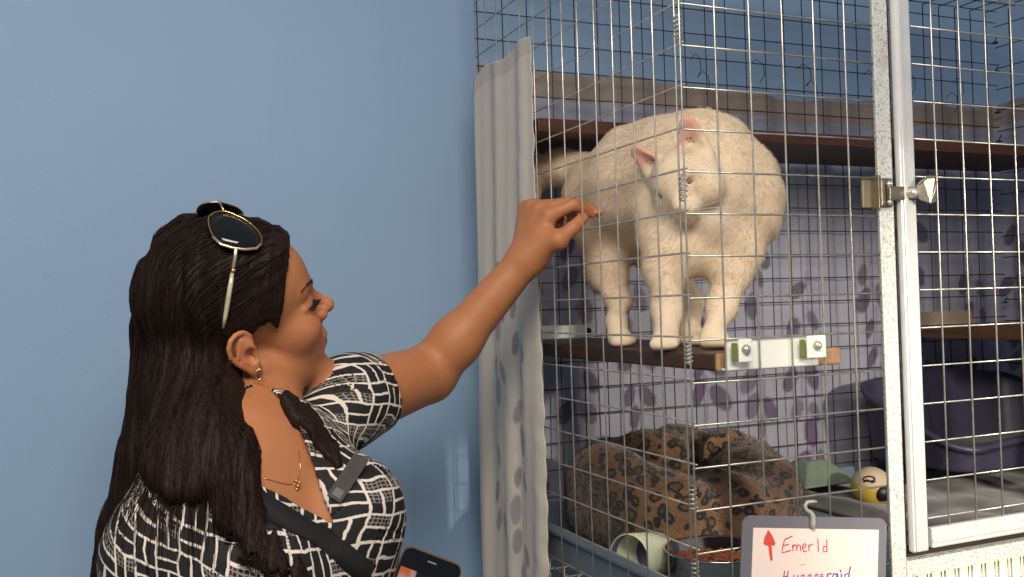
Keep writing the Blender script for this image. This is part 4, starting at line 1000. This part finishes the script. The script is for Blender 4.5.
# glasses frame in her head frame: lenses lie over the front of the crown, temples run back and down beside the ear
gO = HO; gx = nrm(-HLf); 
def over(px, py, lift): p = hit(hair_sdf, px, py); return p-nrm(p-CAM)*lift
_d = lambda px, py: (over(px, py, 0)-CAM)@FW
dA, dB, dC = _d(214, 240), _d(262, 246), _d(240, 222)
Kp = np.linalg.solve(np.array([[214, 240, 1], [262, 246, 1], [240, 222, 1]], float), np.array([dA, dB, dC])-.012)
def gp(px, py, dz=0): return at(px, py, Kp[0]*px+Kp[1]*py+Kp[2]+dz)
Ls = [gp(*q) for q in ((209, 217), (212, 234), (222, 244), (244, 249), (259, 246), (261, 236), (251, 224), (238, 216), (222, 211))]
def smooth_loop(P_, n):
    P_ = [np.asarray(a) for a in P_]; m = len(P_); out = []
    for k in range(n):
        u = k*m/n; i = int(u); f = u-i; p0, p1, p2, p3 = P_[i-1], P_[i], P_[(i+1) % m], P_[(i+2) % m]
        out.append(.5*((2*p1)+(-p0+p2)*f+(2*p0-5*p1+4*p2-p3)*f*f+(-p0+3*p1-3*p2+p3)*f**3))
    return out
lp = smooth_loop(Ls, 40); lc = np.mean(lp, 0); ln_ = nrm(np.cross(lp[10]-lc, lp[0]-lc)); ln_ = ln_ if ln_@(CAM-lc) > 0 else -ln_
def lens_set(loop, cen, nn, name_i):
    mb = MB(); vs = [mb.bm.verts.new(Vector(cen+nn*.004))]; R1 = [mb.bm.verts.new(Vector(cen+(p-cen)*.55+nn*.0028)) for p in loop]; R2 = [mb.bm.verts.new(Vector(p)) for p in loop]; n = len(loop)
    for i in range(n):
        mb.bm.faces.new((vs[0], R1[i], R1[(i+1) % n])); mb.bm.faces.new((R1[i], R2[i], R2[(i+1) % n], R1[(i+1) % n]))
    o = mb.build('lens', M['lens'], sg, True); so = o.modifiers.new('t', 'SOLIDIFY'); so.thickness = .0018
    MB().tube(loop, .0009, 8, closed=True).build('rim', M['gold'], sg, True)
lens_set(lp, lc, ln_, 0)
across = HLf*.066*HSC; mir = lambda p: p-HLf*2*((p-HO)@HLf)+HU*.006
lp2 = [mir(p) for p in lp]; lc2 = mir(lc); n2 = ln_-HLf*2*(ln_@HLf)
lens_set(lp2, lc2, n2, 1)
for f_ in (lambda p: p, mir):
    o = MB().tube([f_(gp(a, b, -.001)) for a, b in ((213, 237), (221, 244.5), (233, 248), (245, 249.5), (256, 248.5), (261, 244))], .0018, 8).build('brow_bar', M['pale_gold'], sg, True)
    MB().tube([f_(gp(236, 248.5, -.001)), f_(over(235, 258, .004)), f_(over(233, 270, .004))], .0024, 8).build('hinge_arm', M['pale_gold'], sg, True)
    MB().tube([f_(over(233.4, 268.5, .004)), f_(over(233, 272.5, .004))], .0034, 8).build('hinge', M['gold'], sg, True)
    MB().tube([f_(over(a, b, .003)) for a, b in ((232.5, 272), (230.5, 285), (228, 300), (225.5, 316), (223, 328))], [.0022, .0029, .0031, .0026, .0014], 8).build('temple', simple('pearly_temple', srgb(196, 186, 160), .3, .2, .25, 90), sg, True)
iL = min(lp, key=lambda p: abs((p-HO)@HLf)); MB().tube([iL, (iL+mir(iL))/2+HU*.004, mir(iL)], .0012, 8).build('bridge', M['gold'], sg, True)
# hoop earring
_h = hit(skin_sdf, 259, 369); lob = _h-FW*.0015
er = MB().tube([lob+(HF*.0045*math.sin(a)-V3(0, 0, 1)*.0062*(1-math.cos(a)))+HLf*-.001 for a in np.linspace(.0, 2*PI, 25)[:-1]], .0009, 8, closed=True)
tag(er.build('earring', M['gold'], None, True), 'small gold hoop earring hanging from her ear lobe', 'earring')
# necklace
def on_skin(px, py, lift=.0006):
    p = hit(skin_sdf, px, py); g_ = grad(skin_sdf, p[None])[0]; return p+g_*lift
nk = empty('necklace', on_skin(295, 483), 'fine gold chain with a small clover pendant on her chest', 'necklace')
ch = [on_skin(a, b, .0009) for a, b in ((262, 478), (270, 480), (280, 483), (289, 484.5), (295, 483), (299, 476), (300, 465), (298, 450))]
MB().tube(ch, .00035, 5).build('chain', M['gold'], nk, True)
pp = on_skin(295.5, 485, .0015)
pe = MB()
for k in range(4):
    a = k*PI/2+.4; c_ = pp+(CR*math.cos(a)+CU*math.sin(a))*.0030
    pe.tube([c_+(CR*math.cos(b)+CU*math.sin(b))*.0024-FW*.0005*math.sin(b) for b in np.linspace(0, 2*PI, 11)[:-1]], .0006, 6, closed=True)
pe.tube([pp-CU*.003, pp-CU*.0075+CR*.001], .0006, 6)
pe.build('pendant', M['gold'], nk, True)
# name badge
b0, bg = on_dress(347, 481, .008); bn = nrm(bg*.75-FW*.35); bx = nrm(CR*.50+CU*.87); bx = nrm(bx-bn*(bx@bn)); by = np.cross(bn, bx)
bd = empty('name_badge', b0, 'small dark grey name badge pinned slanting on her black and white top', 'name badge')
def bw_(a, b, c=0): return b0+bx*a+by*b+bn*c
mb = MB(); P_ = []
for cx, cy, a0 in ((.0275, -.0075, -PI/2), (.0275, .0075, 0), (-.0275, .0075, PI/2), (-.0275, -.0075, PI)):
    for k in range(4): a = a0+k*PI/6; P_.append(bw_(cx+.002*math.cos(a), cy+.002*math.sin(a), -.001))
mb.prism(P_, bn*.002).build('plate', simple('grey_badge', srgb(60, 53, 52), .75), bd)
mb = MB(); mb.prism([bw_(-.026, -.006, .0011), bw_(-.016, -.006, .0011), bw_(-.016, .005, .0011), bw_(-.026, .005, .0011)], bn*.0003); mb.build('emblem', M['black'], bd)
tm = MB(); r = random.Random(3)
for ln, yb, wd in ((0, .0020, .030), (1, -.0035, .024)):
    x_ = -.011
    while x_ < -.011+wd:
        hgt = r.choice((.0022, .0030, .0022)); st = [bw_(x_, yb, .0012), bw_(x_+.0004, yb+hgt, .0012), bw_(x_+.0012, yb+hgt*.9, .0012), bw_(x_+.0013, yb, .0012)]
        tm.tube(st, .00022, 4); x_ += r.choice((.0020, .0020, .0032))
tm.build('lettering', M['black'], bd)
# phone
ph = empty('smartphone', PHC, 'black smartphone with a gold metal edge held low in her other hand', 'phone')
def rrp(w, h, r_, z):
    P_ = []
    for cx, cy, a0 in ((w/2-r_, h/2-r_, 0), (-w/2+r_, h/2-r_, PI/2), (-w/2+r_, -h/2+r_, PI), (w/2-r_, -h/2+r_, 3*PI/2)):
        for k in range(7): a = a0+k*PI/12; P_.append(pw(cx+r_*math.cos(a), cy+r_*math.sin(a), z))
    return P_
rim_ = MB(); rs_ = []
for w_, z_ in ((PW-.002, -PD/2), (PW, -PD/2+.0015), (PW, PD/2-.0015), (PW-.002, PD/2)): rs_.append([rim_.bm.verts.new(Vector(p)) for p in rrp(w_, PH_-(PW-w_), .010, z_)])
for a, b in zip(rs_, rs_[1:]):
    for k in range(len(a)): rim_.bm.faces.new((a[k], a[(k+1) % len(a)], b[(k+1) % len(a)], b[k]))
rim_.bm.faces.new(rs_[0]); rim_.bm.faces.new(rs_[-1])
rim_.build('metal_frame', simple('rose_gold_aluminium', srgb(206, 164, 124), .25, 1, .03), ph)
MB().prism(rrp(PW-.0026, PH_-.0026, .0088, PD/2), PN*.0006).build('glass_front', simple('black_glass', srgb(6, 6, 8), .1), ph)
MB().prism([pw(-.0315, .050, PD/2+.0007), pw(.0315, .050, PD/2+.0007), pw(.0315, -.056, PD/2+.0007), pw(-.0315, -.056, PD/2+.0007)][:1]+[pw(-.0315, -.056, PD/2+.0007), pw(-.014, -.056, PD/2+.0007), pw(-.014, .050, PD/2+.0007)], PN*.0001)
t = NT('lit_screen'); sx = t.n('ShaderNodeSeparateXYZ'); cc = t.ramp(t.noise(26, 2, .5, t.coord()), [(.42, srgb(210, 216, 236)), (.5, srgb(226, 120, 66)), (.6, srgb(200, 92, 48))])
t.i(Base_Color=(0, 0, 0, 1), Emission_Color=cc, Emission_Strength=.55, Roughness=.2)
MB().prism([pw(-.031, -.050, PD/2+.0007), pw(-.012, -.050, PD/2+.0007), pw(-.012, .048, PD/2+.0007), pw(-.031, .048, PD/2+.0007)], PN*.0002).build('screen_picture', t.m, ph)
MB().prism([pw(-.0115, -.050, PD/2+.0007), pw(.031, -.050, PD/2+.0007), pw(.031, .048, PD/2+.0007), pw(-.0115, .048, PD/2+.0007)], PN*.0002).build('screen_bar', simple('dark_screen', srgb(14, 14, 18), .12), ph)
MB().tube([pw(-.005, .0625, PD/2+.0008), pw(.005, .0625, PD/2+.0008)], .0009, 8).build('speaker_slot', simple('speaker_grey', srgb(120, 120, 124), .5), ph)

# ------------------------------------------------------------------ lights and camera
def area(name, loc, target, size, power, colr):
    l = bpy.data.lights.new(name, 'AREA'); l.shape = 'RECTANGLE'; l.size, l.size_y = size; l.energy = power; l.color = colr
    o = bpy.data.objects.new(name, l); col.objects.link(o); o.location = loc
    o.rotation_euler = (Vector(target)-Vector(loc)).to_track_quat('-Z', 'Y').to_euler(); return o
area('ceiling_light', (-.9, -1.5, 2.66), (-.75, -.6, 0), (1.5, .9), 66, (1, .92, .80))
sp_ = bpy.data.lights.new('display_spot', 'SPOT'); sp_.energy = 225; sp_.color = (1, .90, .74); sp_.spot_size = math.radians(33); sp_.spot_blend = .75; sp_.shadow_soft_size = .07
so_ = bpy.data.objects.new('display_spot', sp_); col.objects.link(so_); so_.location = (.66, -1.85, 1.82)
so_.rotation_euler = (Vector((.64, 0, 1.27))-so_.location).to_track_quat('-Z', 'Y').to_euler()
w = bpy.data.worlds.new('room_world'); bpy.context.scene.world = w; w.use_nodes = True
w.node_tree.nodes['Background'].inputs[0].default_value = (.75, .82, 1, 1); w.node_tree.nodes['Background'].inputs[1].default_value = .28
cd = bpy.data.cameras.new('camera'); cam = bpy.data.objects.new('camera', cd); col.objects.link(cam)
mm = Matrix.Identity(4)
for i in range(3): mm[i][0] = CR[i]; mm[i][1] = CU[i]; mm[i][2] = -FW[i]; mm[i][3] = CAM[i]
cam.matrix_world = mm; cd.sensor_width = 36; cd.lens = FPX/1024*36; cd.clip_start = .02
sc = bpy.context.scene; sc.camera = cam
sc.view_settings.view_transform = 'Standard'; sc.view_settings.look = 'None'; sc.view_settings.gamma = 1
sc.view_settings.exposure = 0; sc.view_settings.use_curve_mapping = False
